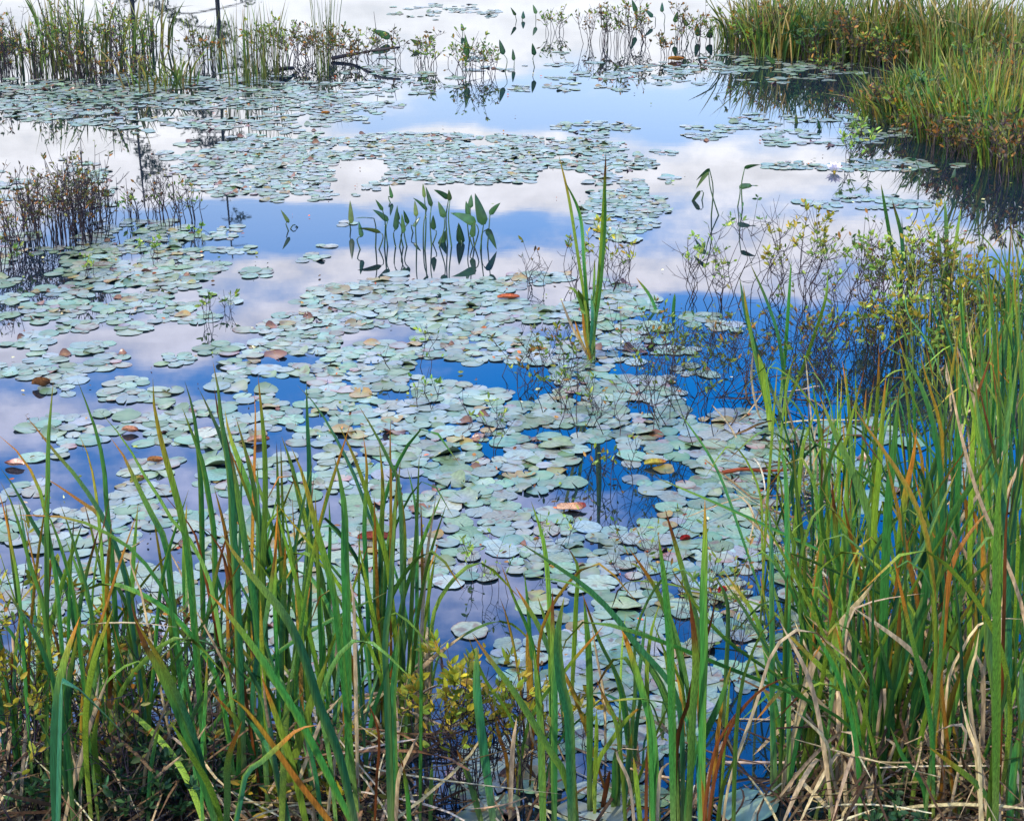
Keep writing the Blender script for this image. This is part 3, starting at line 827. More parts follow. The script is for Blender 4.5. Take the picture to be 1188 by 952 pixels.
# ------------------------------------------------------------------ shrubs
BARK = [(.035, .026, .028), (.05, .035, .035), (.028, .022, .022)]
PAL = {'yellow': [lin(150, 150, 40), lin(176, 160, 44), lin(120, 138, 40), lin(168, 142, 44)],
       'green': [lin(70, 104, 52), lin(50, 88, 50), lin(96, 122, 54)],
       'dark': [lin(44, 80, 46), lin(60, 96, 58), lin(72, 104, 50), lin(50, 76, 40)],
       'mixed': [lin(104, 130, 44), lin(140, 144, 44), lin(76, 110, 44), lin(150, 108, 40), lin(90, 116, 40), lin(120, 140, 50)],
       'rust': [lin(118, 84, 40), lin(100, 104, 44), lin(124, 120, 44), lin(84, 70, 52), lin(160, 104, 36), lin(90, 100, 50)],
       'lime': [lin(132, 160, 60), lin(110, 146, 56), lin(160, 172, 70)]}
def shrub_parts(seed, h, spread, nst, twigs, nleaf, pal, ll, top=.45, rad=.0022, wob=.1):
    """returns (list of branch MBs, foliage MB), base at the origin"""
    r = random.Random(seed); br, fo = [], MB()
    for s in range(nst):
        mb = MB(); a = r.uniform(0, 6.28); q = math.sqrt(r.random())
        b = Vector((math.cos(a), math.sin(a), 0)) * spread * .40 * q
        tp = Vector((math.cos(a), math.sin(a), 0)) * spread * .5 * q + Vector((r.gauss(0, .17) * spread, r.gauss(0, .17) * spread, h * r.uniform(.5, 1)))
        mid = b.lerp(tp, .5) + Vector((r.uniform(-wob, wob) * h, r.uniform(-wob, wob) * h, 0)); mid.x = mid.x * .9
        q1 = b.lerp(mid, .5) + Vector((r.uniform(-wob, wob), r.uniform(-wob, wob), 0)) * h * .4
        st = catmull([b - Vector((0, 0, .03)), q1, mid, tp], 9)
        bc = jit(r.choice(BARK), .3, r); tube(mb, st, rad, rad * .4, bc)
        tips = [st]
        for k in range(twigs):
            i = r.randint(3, 7); p = st[i]
            d = Vector((r.gauss(0, 1), r.gauss(0, 1), r.uniform(.3, 1.5))).normalized(); ln = h * r.uniform(.12, .36)
            tw = catmull([p, p + d * ln * .5 + Vector((0, 0, r.uniform(-.1, .1) * ln)), p + d * ln + Vector((0, 0, .2 * ln))], 5)
            tube(mb, tw, rad * .6, rad * .3, bc, 3); tips.append(tw)
            if r.random() < .5:
                p2 = tw[2]; d2 = Vector((r.gauss(0, 1), r.gauss(0, 1), r.uniform(0, 1))).normalized(); l2 = ln * .5
                t2 = [p2, p2 + d2 * l2 * .5, p2 + d2 * l2]; tube(mb, t2, rad * .45, rad * .25, bc, 3); tips.append(t2)
        br.append(mb)
        lt = [q_ for q_ in tips if r.random() < .6] or tips
        for k in range(nleaf):
            tw = r.choice(lt); i = r.uniform(.42, 1) ** .45 * (len(tw) - 1); i0 = min(int(i), len(tw) - 2)
            p = tw[i0].lerp(tw[i0 + 1], i - i0)
            if p.z < h * top * r.uniform(.7, 1.3): continue
            tgt = (tw[i0 + 1] - tw[i0]).normalized()
            d = tgt * .7 + Vector((r.gauss(0, .7), r.gauss(0, .7), r.gauss(.15, .4)))
            c = jit(r.choice(PAL[pal]), .2, r); l = ll * r.uniform(.6, 1.2)
            leaflet(fo, p, d, l, l * r.uniform(.32, .46), c, jit(c, .15, r), r)
    return br, fo
SHDESC = {'yellow': 'yellow-leaved shrub', 'green': 'green-leaved shrub', 'dark': 'low dark green shrub', 'mixed': 'green and yellow shrub with orange leaves',
          'rust': 'rust and olive brushy shrub', 'lime': 'small bright green leafy sprig'}
def shrub(px, py, hpx, wpx, pal, nst, twigs, nleaf, ll, top=.45, rad=.0022, group='shrubs growing in the pond', seed=None, label=None, wob=.1, name='shrub'):
    g = gnd(px, py); k = mpp(g.y); h, sp_ = hpx * k, wpx * k
    br, fo = shrub_parts(seed or int(px * 31 + py), h, sp_, nst, twigs, nleaf, pal, ll, top, rad, wob)
    g.z = max(0, bank_z(g.x, g.y)) if g.y < 5 else 0
    root = empty(name, g)
    # up to fourteen stems are parts of their own; a denser brush has its stems in fourteen bundles
    st_ = max(1, math.ceil(len(br) / 14))
    for j in range(0, len(br), st_):
        m = MB()
        for b in br[j:j + st_]: m.add(b.v, b.f, b.c)
        m.build('branch', M_TWIG, root)
    if fo.v: fo.build('foliage', M_SHRUB, root)
    if label: tag(root, label, 'shrub', group)
    else: later(root, SHDESC[pal] if nleaf > 6 else 'bare dark twiggy shrub with few leaves', 'shrub', px, py - hpx * .5, group)
    return root
# near shore
shrub(535, 925, 180, 95, 'yellow', 14, 5, 42, .030, .68, .0022, label='yellow-leaved shrub with dark stems at bottom centre')
shrub(600, 915, 150, 80, 'yellow', 10, 5, 30, .028, .68, .0022)
shrub(685, 900, 100, 50, 'yellow', 4, 4, 16, .03, .6, .0016)
shrub(25, 985, 300, 130, 'yellow', 12, 6, 44, .028, .45)
shrub(200, 965, 240, 120, 'rust', 12, 6, 24, .026, .45)
shrub(520, 915, 165, 80, 'yellow', 10, 6, 60, .03, .6)
shrub(575, 900, 145, 80, 'yellow', 9, 6, 50, .03, .6)
shrub(30, 930, 260, 120, 'yellow', 13, 6, 36, .028, .5)
shrub(85, 900, 200, 100, 'mixed', 12, 6, 30, .026, .5)
shrub(150, 880, 190, 110, 'mixed', 12, 6, 24, .026, .55)
shrub(215, 860, 215, 110, 'rust', 13, 6, 18, .026, .6)
shrub(120, 930, 120, 120, 'rust', 14, 6, 14, .024, .4)
shrub(250, 930, 110, 110, 'rust', 14, 6, 14, .024, .4)
shrub(180, 955, 130, 130, 'dark', 16, 6, 50, .024, .25)
shrub(265, 940, 90, 100, 'dark', 12, 5, 46, .024, .2)
shrub(70, 965, 80, 120, 'dark', 12, 5, 46, .024, .2)
for px, py, h, w in [(150, 965, 90, 110), (215, 955, 100, 110)]:
    shrub(px, py, h, w, 'dark', 11, 5, 34, .026, .2)
shrub(350, 955, 90, 120, 'yellow', 10, 5, 26, .03, .3)
shrub(430, 960, 70, 110, 'rust', 10, 5, 20, .024, .3)
shrub(1020, 965, 60, 100, 'dark', 8, 5, 40, .024, .2)
shrub(830, 790, 150, 80, 'mixed', 8, 5, 14, .022, .5, .0016)
shrub(790, 770, 150, 90, 'mixed', 7, 6, 10, .022, .5, .0016)
shrub(745, 690, 110, 90, 'mixed', 7, 6, 9, .02, .45, .0015)
shrub(930, 800, 130, 60, 'dark', 7, 4, 12, .02, .5, .0016)
shrub(960, 720, 150, 80, 'mixed', 9, 6, 26, .022, .4, .0016)
shrub(905, 650, 110, 90, 'mixed', 9, 6, 20, .022, .4, .0015)
shrub(570, 690, 70, 70, 'lime', 5, 4, 9, .02, .4, .0013)
shrub(555, 660, 50, 40, 'lime', 3, 3, 8, .02, .3, .0013)
shrub(640, 640, 60, 70, 'lime', 5, 5, 8, .02, .4, .0013)
# mid pond twigs
for px, py, h, w, pal, ns, tw, nl in [(640, 480, 90, 120, 'mixed', 7, 5, 5), (700, 500, 110, 110, 'mixed', 6, 6, 5), (760, 480, 130, 110, 'mixed', 9, 6, 5), (800, 500, 140, 120, 'mixed', 9, 6, 6),
                                      (560, 520, 70, 80, 'lime', 4, 4, 5), (610, 440, 60, 90, 'rust', 6, 4, 10), (660, 430, 60, 70, 'mixed', 5, 4, 10), (830, 470, 110, 110, 'mixed', 8, 6, 5),
                                      (760, 430, 90, 80, 'mixed', 6, 5, 12), (725, 560, 70, 80, 'mixed', 4, 5, 4), (480, 430, 60, 60, 'lime', 3, 3, 4), (500, 480, 50, 60, 'lime', 3, 3, 4),
                                      (880, 470, 140, 110, 'rust', 8, 6, 8), (940, 470, 130, 110, 'mixed', 9, 6, 10)]:
    shrub(px, py, h, w, pal, ns, tw + 1, int(nl * 1.8) + 2, .026, .4, .0022, wob=.24)
# centre-right thicket
for px, py, h, w, pal, ns, tw, nl, tp in [(620, 335, 62, 40, 'rust', 4, 4, 14, .7), (665, 335, 66, 30, 'mixed', 4, 4, 12, .6), (700, 335, 78, 50, 'yellow', 5, 4, 26, .55), (725, 335, 60, 40, 'mixed', 4, 4, 10, .6),
                                          (805, 345, 84, 50, 'lime', 6, 5, 26, .6), (838, 352, 76, 60, 'lime', 5, 5, 14, .55), (868, 340, 140, 60, 'green', 5, 5, 9, .6), (895, 345, 84, 60, 'yellow', 5, 5, 24, .5),
                                          (925, 350, 112, 60, 'yellow', 7, 5, 34, .62), (960, 365, 105, 80, 'lime', 8, 6, 16, .55), (990, 372, 90, 70, 'lime', 8, 6, 20, .5), (1020, 372, 115, 60, 'mixed', 8, 6, 26, .45),
                                          (1050, 380, 110, 60, 'lime', 9, 6, 34, .4), (1075, 385, 138, 60, 'yellow', 9, 6, 40, .45), (1100, 390, 120, 50, 'mixed', 9, 6, 30, .4), (1130, 400, 95, 60, 'yellow', 8, 6, 26, .35),
                                          (1060, 425, 85, 90, 'lime', 10, 6, 30, .25), (1095, 432, 90, 70, 'mixed', 9, 6, 26, .25), (1150, 420, 110, 70, 'mixed', 9, 6, 26, .3), (985, 415, 70, 90, 'mixed', 7, 6, 14, .3),
                                          (1180, 390, 100, 60, 'mixed', 8, 6, 24, .3), (1035, 420, 75, 60, 'yellow', 7, 6, 26, .3), (945, 410, 60, 60, 'rust', 6, 5, 10, .3)]:
    shrub(px, py, h * 1.08, w, pal, ns + 1, tw, int(nl * 1.15), .03, tp, .0026, wob=.2)
# upper left thicket and sprigs
for px, py, h, w, pal, ns, tw, nl in [(45, 265, 75, 50, 'rust', 13, 4, 10), (75, 270, 95, 50, 'rust', 17, 4, 13), (105, 268, 90, 50, 'rust', 17, 4, 12), (20, 300, 70, 50, 'rust', 11, 4, 8), (125, 262, 60, 40, 'rust', 8, 4, 8),
                                      (5, 320, 80, 40, 'rust', 9, 4, 8), (165, 255, 50, 40, 'rust', 8, 3, 6), (205, 262, 62, 50, 'mixed', 10, 4, 5), (30, 280, 80, 50, 'rust', 14, 4, 8), (60, 285, 80, 50, 'rust', 14, 4, 10), (92, 285, 90, 50, 'rust', 16, 4, 10), (110, 280, 80, 40, 'rust', 12, 4, 8), (228, 255, 50, 30, 'mixed', 6, 3, 8), (185, 258, 60, 40, 'rust', 7, 4, 4)]:
    shrub(px, py, h, w, pal, ns, tw, nl, .026, .35, .0032, wob=.08)
for px, py, h, w in [(172, 305, 42, 36), (243, 372, 42, 24), (263, 360, 28, 14), (20, 312, 30, 30), (108, 320, 26, 30), (150, 250, 26, 14), (230, 285, 28, 22)]:
    shrub(px, py, h, w, 'lime', 4, 3, 9, .03, .4, .002)
# far brush
for px, py, h, w, pal, ns in [(20, 88, 60, 60, 'rust', 18), (60, 92, 75, 60, 'mixed', 20), (95, 92, 70, 60, 'rust', 20), (135, 88, 80, 60, 'mixed', 20), (165, 80, 60, 50, 'rust', 14), (5, 80, 70, 60, 'rust', 20), (80, 74, 80, 70, 'mixed', 22), (145, 66, 60, 60, 'rust', 18), (110, 102, 50, 60, 'rust', 16), (150, 98, 40, 60, 'rust', 12), (305, 72, 45, 50, 'rust', 16), (370, 74, 40, 50, 'rust', 16), (340, 76, 36, 60, 'rust', 14), (410, 72, 30, 60, 'rust', 12), (225, 72, 55, 50, 'mixed', 12),
                              (250, 80, 40, 50, 'rust', 12), (325, 66, 45, 50, 'mixed', 18), (350, 64, 40, 50, 'rust', 18), (395, 62, 35, 60, 'rust', 16), (425, 66, 30, 60, 'rust', 14), (470, 72, 34, 60, 'rust', 14), (505, 76, 34, 50, 'rust', 14),
                              (540, 84, 44, 50, 'mixed', 14), (570, 86, 40, 40, 'mixed', 12), (690, 50, 46, 40, 'rust', 16), (715, 52, 50, 50, 'rust', 22), (740, 50, 48, 40, 'rust', 14), (645, 38, 30, 40, 'rust', 10), (790, 50, 44, 50, 'rust', 14), (815, 52, 40, 40, 'mixed', 12), (770, 66, 30, 40, 'rust', 9)]:
    shrub(px, py, h, w, 'mixed' if px % 2 else pal, max(6, int(ns * .8)), 4, 13, .038, .2, .004, wob=.06, group='brush growing in the far pond')

# ------------------------------------------------------------------ sedge tussocks and reeds
SED = {'green': [lin(94, 118, 30), lin(74, 106, 28), lin(118, 132, 34), lin(54, 94, 32), lin(122, 108, 38), lin(44, 74, 28)],
       'dry': [lin(94, 110, 36), lin(72, 102, 32), lin(132, 112, 44), lin(54, 88, 32), lin(156, 138, 76), lin(46, 74, 30)],
       'reed': [lin(94, 120, 44), lin(112, 124, 50), lin(70, 98, 40), lin(136, 122, 60)]}
sed_v = {}
def sedge_mesh(kind, i):
    if (kind, i) in sed_v: return sed_v[(kind, i)]
    r = random.Random(i * 101 + len(kind)); mb = MB()
    n = {'green': r.choice((70, 110, 150)), 'dry': r.choice((50, 80, 120)), 'reed': 34}[kind]
    for _ in range(n):
        a, q = r.uniform(0, 6.28), math.sqrt(r.random()); b = Vector((math.cos(a), math.sin(a), 0)) * q * .30
        h = r.uniform(.35, 1.0); le = r.gauss(0, .15); a2 = a + r.gauss(0, .8)
        o = Vector((math.cos(a2), math.sin(a2), 0)) * (abs(le) + .1 * q) * h
        tip = b + o + Vector((0, 0, h)); mid = b + o * .35 + Vector((0, 0, h * .55))
        if r.random() < .15: tip = mid + Vector((o.x * 1.5 + r.uniform(-.15, .15), o.y + r.uniform(-.15, .15), h * .12))
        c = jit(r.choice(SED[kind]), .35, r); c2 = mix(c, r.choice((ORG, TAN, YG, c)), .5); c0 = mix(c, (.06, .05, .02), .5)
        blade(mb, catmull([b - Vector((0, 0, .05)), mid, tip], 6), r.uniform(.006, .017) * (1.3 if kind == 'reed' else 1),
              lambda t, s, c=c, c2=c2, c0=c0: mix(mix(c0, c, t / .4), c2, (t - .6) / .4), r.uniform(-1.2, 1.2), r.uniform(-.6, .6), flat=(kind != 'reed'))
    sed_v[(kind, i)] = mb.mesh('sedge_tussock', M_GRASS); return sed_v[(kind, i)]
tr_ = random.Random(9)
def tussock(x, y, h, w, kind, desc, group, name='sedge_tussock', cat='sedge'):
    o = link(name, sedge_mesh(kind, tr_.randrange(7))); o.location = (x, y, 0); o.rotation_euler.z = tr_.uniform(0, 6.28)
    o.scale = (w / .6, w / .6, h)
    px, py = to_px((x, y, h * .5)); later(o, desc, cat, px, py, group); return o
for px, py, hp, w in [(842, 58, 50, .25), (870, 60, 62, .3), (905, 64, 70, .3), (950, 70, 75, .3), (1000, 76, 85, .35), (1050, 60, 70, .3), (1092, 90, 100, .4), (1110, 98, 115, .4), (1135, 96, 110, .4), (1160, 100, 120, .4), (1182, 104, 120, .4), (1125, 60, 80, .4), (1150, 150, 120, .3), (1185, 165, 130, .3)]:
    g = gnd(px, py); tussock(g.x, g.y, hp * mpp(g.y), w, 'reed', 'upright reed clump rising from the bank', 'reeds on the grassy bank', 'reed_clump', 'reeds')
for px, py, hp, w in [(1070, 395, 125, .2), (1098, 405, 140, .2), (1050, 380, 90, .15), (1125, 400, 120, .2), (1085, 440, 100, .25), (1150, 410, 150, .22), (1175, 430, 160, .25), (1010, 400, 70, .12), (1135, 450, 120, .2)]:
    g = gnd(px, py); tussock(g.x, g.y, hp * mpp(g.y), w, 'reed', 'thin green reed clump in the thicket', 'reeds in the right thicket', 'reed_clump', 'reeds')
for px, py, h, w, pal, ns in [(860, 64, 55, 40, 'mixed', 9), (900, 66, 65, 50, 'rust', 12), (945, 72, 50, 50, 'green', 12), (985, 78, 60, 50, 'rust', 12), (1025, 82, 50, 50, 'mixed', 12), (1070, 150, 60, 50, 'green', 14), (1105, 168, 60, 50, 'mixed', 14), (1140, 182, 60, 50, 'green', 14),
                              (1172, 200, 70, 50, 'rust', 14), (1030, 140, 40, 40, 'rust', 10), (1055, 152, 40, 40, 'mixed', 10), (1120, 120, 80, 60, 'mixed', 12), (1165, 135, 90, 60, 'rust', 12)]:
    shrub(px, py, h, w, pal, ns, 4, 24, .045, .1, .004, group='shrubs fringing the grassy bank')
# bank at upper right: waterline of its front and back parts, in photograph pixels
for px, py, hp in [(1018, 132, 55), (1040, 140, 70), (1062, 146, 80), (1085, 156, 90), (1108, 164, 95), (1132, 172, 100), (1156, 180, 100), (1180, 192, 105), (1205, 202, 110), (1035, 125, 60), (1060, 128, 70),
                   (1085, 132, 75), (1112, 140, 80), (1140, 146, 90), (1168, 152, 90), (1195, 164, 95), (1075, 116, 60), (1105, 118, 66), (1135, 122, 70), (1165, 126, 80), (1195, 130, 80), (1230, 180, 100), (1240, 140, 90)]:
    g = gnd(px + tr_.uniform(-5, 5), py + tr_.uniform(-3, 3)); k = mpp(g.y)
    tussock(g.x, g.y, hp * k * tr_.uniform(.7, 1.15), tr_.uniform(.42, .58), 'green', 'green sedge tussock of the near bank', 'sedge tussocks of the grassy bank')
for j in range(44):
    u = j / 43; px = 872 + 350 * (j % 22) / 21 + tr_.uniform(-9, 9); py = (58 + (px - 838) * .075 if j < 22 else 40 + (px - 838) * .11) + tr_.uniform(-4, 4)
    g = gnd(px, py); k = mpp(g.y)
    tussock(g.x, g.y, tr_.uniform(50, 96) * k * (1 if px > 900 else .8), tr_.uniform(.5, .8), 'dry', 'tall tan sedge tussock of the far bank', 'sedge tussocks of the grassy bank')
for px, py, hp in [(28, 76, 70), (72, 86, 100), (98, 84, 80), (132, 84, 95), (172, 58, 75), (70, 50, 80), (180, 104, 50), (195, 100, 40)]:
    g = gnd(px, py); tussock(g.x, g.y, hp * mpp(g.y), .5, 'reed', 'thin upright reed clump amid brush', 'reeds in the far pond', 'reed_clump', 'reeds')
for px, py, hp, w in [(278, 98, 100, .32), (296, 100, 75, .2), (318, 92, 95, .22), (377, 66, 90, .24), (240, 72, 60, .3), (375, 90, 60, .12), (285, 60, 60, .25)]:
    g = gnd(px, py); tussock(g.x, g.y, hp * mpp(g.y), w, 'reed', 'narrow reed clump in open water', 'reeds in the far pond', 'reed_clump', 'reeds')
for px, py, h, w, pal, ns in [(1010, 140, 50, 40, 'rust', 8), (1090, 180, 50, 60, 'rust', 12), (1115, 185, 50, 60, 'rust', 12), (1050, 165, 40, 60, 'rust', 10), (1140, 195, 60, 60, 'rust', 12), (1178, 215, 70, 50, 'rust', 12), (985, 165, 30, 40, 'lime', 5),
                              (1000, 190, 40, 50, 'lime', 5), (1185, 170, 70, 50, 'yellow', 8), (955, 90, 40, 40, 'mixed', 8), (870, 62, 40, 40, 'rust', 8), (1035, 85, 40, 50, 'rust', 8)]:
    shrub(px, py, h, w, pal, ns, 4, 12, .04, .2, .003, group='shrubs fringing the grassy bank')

# ------------------------------------------------------------------ pickerelweed
def weed(base, knee, d_px, ln_px, w_px, desc=None, c=None, seed=None):
    """stalk from base pixel to knee pixel; leaf of ln_px x w_px from the knee in pixel direction d_px"""
    r = random.Random(seed or int(base[0] * 7 + knee[1] * 3 + knee[0])); g = gnd(*base); k = mpp(g.y)
    root = empty('pickerelweed', g)
    Yk = g.y + r.uniform(-.08, .08)
    K = at(knee[0], knee[1], Yk) - g; d = math.radians(d_px)
    mid = K * .5 + Vector((r.uniform(-.03, .03), 0, .02))
    mb = MB(); tube(mb, catmull([Vector((0, 0, -.03)), mid, K], 8), .0045, .0028, jit(lin(60, 84, 44), .2, r), 5); mb.build('stem', M_WEED, root)
    D = Vector((math.cos(d), r.uniform(-.25, .25), math.sin(d))).normalized(); ln, w = ln_px * k * 1.12, w_px * k * 1.2
    c0 = jit(c or r.choice((lin(34, 72, 36), lin(26, 60, 38), lin(50, 84, 38), lin(40, 66, 34), lin(84, 96, 40))), .2, r)
    mb = MB(); n = 10; P = [K + D * ln * t + Vector((0, 0, -.18 * ln * t * t * (1 if abs(math.cos(d)) > .5 else .2))) for t in [i / (n - 1) for i in range(n)]]
    P[0] = P[0] - D * ln * .02
    blade(mb, P, w, lambda t, s: mix(mix(c0, lin(70, 110, 50), .4 if s == 0 else 0), lin(120, 96, 40), sm(.9, 1, t) * .6), r.uniform(-.5, .5), r.uniform(-.3, .3), .12,
          wf=lambda t: (sm(-.06, .14, t) * 1.0) * (1 - t ** 1.7) ** .9 if t > 0 else .35)
    mb.build('leaf', M_WEED, root)
    dd = desc or ('pickerelweed stalk with a broad dark leaf' if w_px > 9 else 'pickerelweed stalk with a narrow upright leaf' if abs(math.cos(d)) < .5 else 'pickerelweed stalk with a drooping narrow leaf')
    later(root, dd, 'pickerelweed', knee[0], knee[1], 'pickerelweed in the pond')
z2 = lambda x, y: (390 + x / 2.97, y / 2.97)
for bx, by, kx, ky, d, ln, w in [(53, 790, 52, 768, 92, 24, 6), (90, 860, 88, 815, 100, 17, 5), (140, 860, 150, 800, 160, 26, 6), (135, 850, 130, 752, 170, 20, 5), (180, 850, 178, 760, 135, 22, 6), (195, 700, 192, 682, 100, 14, 4),
                               (208, 850, 205, 790, 85, 26, 6), (235, 850, 233, 800, 95, 20, 5), (248, 850, 247, 770, 105, 16, 5), (278, 860, 276, 745, 95, 17, 5), (300, 850, 312, 722, 130, 22, 4), (305, 860, 304, 680, 95, 15, 4),
                               (330, 850, 328, 710, 105, 22, 5), (350, 850, 372, 748, 110, 18, 7), (345, 840, 352, 870, 70, 28, 9), (385, 845, 388, 684, 140, 20, 7), (400, 850, 392, 690, 95, 12, 5), (395, 800, 420, 822, 150, 16, 8),
                               (440, 840, 430, 838, 95, 25, 9), (470, 850, 478, 768, 150, 30, 10), (462, 830, 456, 740, 100, 15, 6), (480, 850, 462, 715, 85, 14, 6), (495, 860, 508, 772, 105, 34, 11), (520, 850, 530, 738, 55, 19, 6),
                               (478, 850, 468, 815, 80, 18, 7), (500, 850, 520, 790, -60, 20, 7), (165, 850, 160, 724, 120, 14, 4), (270, 800, 268, 780, 60, 14, 4), (215, 850, 213, 760, 95, 14, 5), (325, 840, 335, 790, 90, 16, 6)]:
    b, k_ = z2(bx, by), z2(kx, ky); weed(b, k_, d, ln, w)
for b, k_, d, ln, w in [((337, 268), (335, 258), 120, 16, 4), ((333, 266), (346, 264), 200, 14, 4), ((825, 250), (823, 196), 215, 16, 5), ((836, 250), (822, 198), 230, 20, 5), ((862, 243), (864, 195), 25, 18, 5), ((855, 240), (858, 217), 15, 20, 6),
                      ((813, 232), (812, 222), 230, 20, 5), ((1065, 225), (1062, 186), 160, 12, 4), ((1106, 215), (1106, 206), 80, 10, 4), ((543, 84), (542, 64), 95, 22, 7), ((585, 84), (584, 63), 105, 16, 6), ((621, 78), (620, 64), 100, 13, 5), ((596, 78), (596, 70), 95, 12, 4),
                      ((600, 24), (598, 18), 120, 10, 4), ((622, 24), (622, 16), 110, 10, 4), ((607, 24), (607, 22), 90, 8, 4), ((738, 30), (738, 14), 110, 14, 5), ((760, 26), (757, 20), 130, 14, 5), ((770, 28), (768, 14), 90, 10, 4), ((485, 56), (486, 52), 140, 12, 6), ((537, 40), (537, 36), 100, 8, 4),
                      ((450, 48), (452, 44), 150, 22, 8), ((811, 48), (810, 42), 100, 14, 6), ((823, 48), (822, 44), 70, 12, 8), ((852, 58), (854, 50), 130, 16, 7), ((895, 78), (898, 74), 130, 16, 5), ((915, 65), (916, 62), 120, 14, 6), ((924, 145), (924, 145), 95, 14, 4), ((952, 152), (951, 150), 105, 12, 4), ((800, 50), (797, 30), 120, 12, 5), ((785, 40), (783, 26), 80, 12, 5), ((1035, 60), (1036, 56), 110, 16, 9)]:
    weed(b, k_, d, ln, w)

# ------------------------------------------------------------------ loose floating leaves, bloom, driftwood
def curled(px, py, wpx, hpx, c0, c1, label, rot=0., fold=.55):
    g = gnd(px, py); k = mpp(g.y, 0); mb = MB(); n, m = 14, 7; V, C, Fc = [], [], []
    rr = random.Random(int(px * 3 + py))
    for i in range(n):
        t = i / (n - 1); w = math.sin(math.pi * (.06 + .9 * t)) ** .7
        for j in range(m):
            s = (j / (m - 1) - .5) * 2
            a = s * 1.25 * fold * 2
            V.append(Vector(((t - .5) * wpx * k, math.sin(a) / (fold * 2) * .42 * w * wpx * k * .7, (1 - math.cos(a)) * hpx * k * .75 * w + .06 * hpx * k * math.sin(t * 7 + s) + (t - .5) ** 2 * hpx * k * .6)))
            C.append(jit(mix(c0, c1, sm(.55, 1, t) * .9 + .25 * abs(s)), .12, rr))
    V2 = [v - Vector((0, 0, .0015)) for v in V]; q = len(V)
    for i in range(n - 1):
        for j in range(m - 1):
            a = i * m + j; Fc.append((a, a + 1, a + m + 1, a + m)); Fc.append((q + a, q + a + m, q + a + m + 1, q + a + 1))
    for i in range(n - 1):
        for j in (0, m - 1):
            a = i * m + j; Fc.append((a, a + m, q + a + m, q + a))
    mb.add(V + V2, Fc, C + [mix(c, (.1, .05, .03), .3) for c in C])
    zmin = min(v.z for v in V2)
    o = mb.build('fallen_leaf', M_DRY); o.location = (g.x, g.y, .004 - zmin); o.rotation_euler.z = rot
    tag(o, label, 'leaf', 'withered leaves afloat'); return o
PK, RD, BR2 = lin(234, 180, 128), lin(120, 30, 26), lin(110, 70, 30)
curled(663, 592, 34, 17, PK, RD, 'large tan curled leaf with a dark red end on the pads', .2, .3)
curled(48, 449, 21, 15, BR2, lin(60, 36, 18), 'brown curled leaf afloat near the left edge', .1)
curled(151, 502, 20, 9, lin(214, 150, 110), lin(110, 60, 40), 'small pinkish curled leaf beside the left cattail tips', -.2)
curled(180, 537, 18, 9, lin(176, 120, 60), lin(150, 80, 50), 'small ochre curled leaf among the left cattail tips', .1)
curled(17, 541, 24, 9, lin(220, 170, 140), lin(100, 50, 36), 'pink and brown curled leaf at the left edge', 2.9)
curled(300, 514, 26, 10, lin(190, 150, 120), lin(110, 60, 40), 'pinkish brown curled leaf behind the left clump of cattails', .3)
curled(160, 560, 20, 10, lin(200, 190, 80), lin(140, 50, 40), 'yellow and red curled leaf between the left cattail leaves', .8)
curled(784, 71, 18, 7, lin(190, 130, 40), lin(150, 90, 30), 'ochre leaf floating left of the far sedge bank', .1)
curled(378, 133, 10, 5, lin(170, 110, 40), BR2, 'tiny ochre leaf floating below the narrow reeds', .1)
curled(435, 627, 40, 10, lin(120, 50, 30), lin(60, 26, 18), 'long dark red-brown leaf behind the left cattails', .05)
curled(838, 690, 12, 14, lin(190, 30, 30), lin(170, 20, 30), 'small bright red leaf amid twigs right of centre', .5)
curled(795, 628, 14, 9, lin(176, 40, 30), lin(150, 30, 30), 'small dull red leaf in front of the mid twigs', .5)
curled(760, 540, 26, 8, lin(170, 160, 60), lin(150, 90, 40), 'yellow-green curled leaf beside deep blue water', .2)
curled(590, 347, 26, 6, lin(170, 90, 50), lin(120, 60, 40), 'rusty curled leaf behind the mid pond pads', .1)
# white water lily bloom
g = gnd(968, 200); root = empty('water_lily', g); k = mpp(g.y)
fr_ = random.Random(3)
for ring, (n, tilt, ln) in enumerate([(8, .5, 7.5), (7, .9, 7), (5, 1.25, 5.5)]):
    for i in range(n):
        a = 6.283 * i / n + ring * .4; mb = MB(); d = Vector((math.cos(a) * math.cos(tilt), math.sin(a) * math.cos(tilt), math.sin(tilt)))
        leaflet(mb, Vector((0, 0, .01)), d, ln * k * 1.7, 4.6 * k, (.8, .78, .76), (.8, .72, .72), fr_); mb.build('petal', M_PETAL, root)
mb = MB(); tube(mb, [Vector((0, 0, 0)), Vector((0, 0, .02)), Vector((0, 0, .03))], .009, .004, lin(220, 180, 40), 7); mb.build('stamen_cluster', M_PETAL, root)
tag(root, 'small white water lily bloom afloat below the grassy bank', 'water lily')
# driftwood
def limb(name, P, r0, r1, twigs, label, cat, c=(.06, .05, .045)):
    root = empty(name, P[0]); r = random.Random(int(P[0].x * 100)); Q = [p - P[0] for p in P]
    mb = MB(); pts = catmull(Q, 12); tube(mb, pts, r0, r1, c, 7); mb.build('trunk', M_TWIG, root)
    for _ in range(twigs):
        p = pts[r.randint(3, 10)]; d = Vector((r.uniform(-1, 1), r.uniform(-.4, .4), r.uniform(.1, 1))).normalized() * r.uniform(.1, .35)
        mb = MB(); tube(mb, [p, p + d * .5 + Vector((0, 0, .02)), p + d], r1 * .6, r1 * .2, c, 4); mb.build('twig', M_TWIG, root)
    tag(root, label, cat)
limb('driftwood', [gnd(385, 68, .02), gnd(410, 63, .05), gnd(440, 58, .12), gnd(464, 55, .14)], .018, .010, 5, 'grey driftwood branch lying low across the far brush', 'branch')
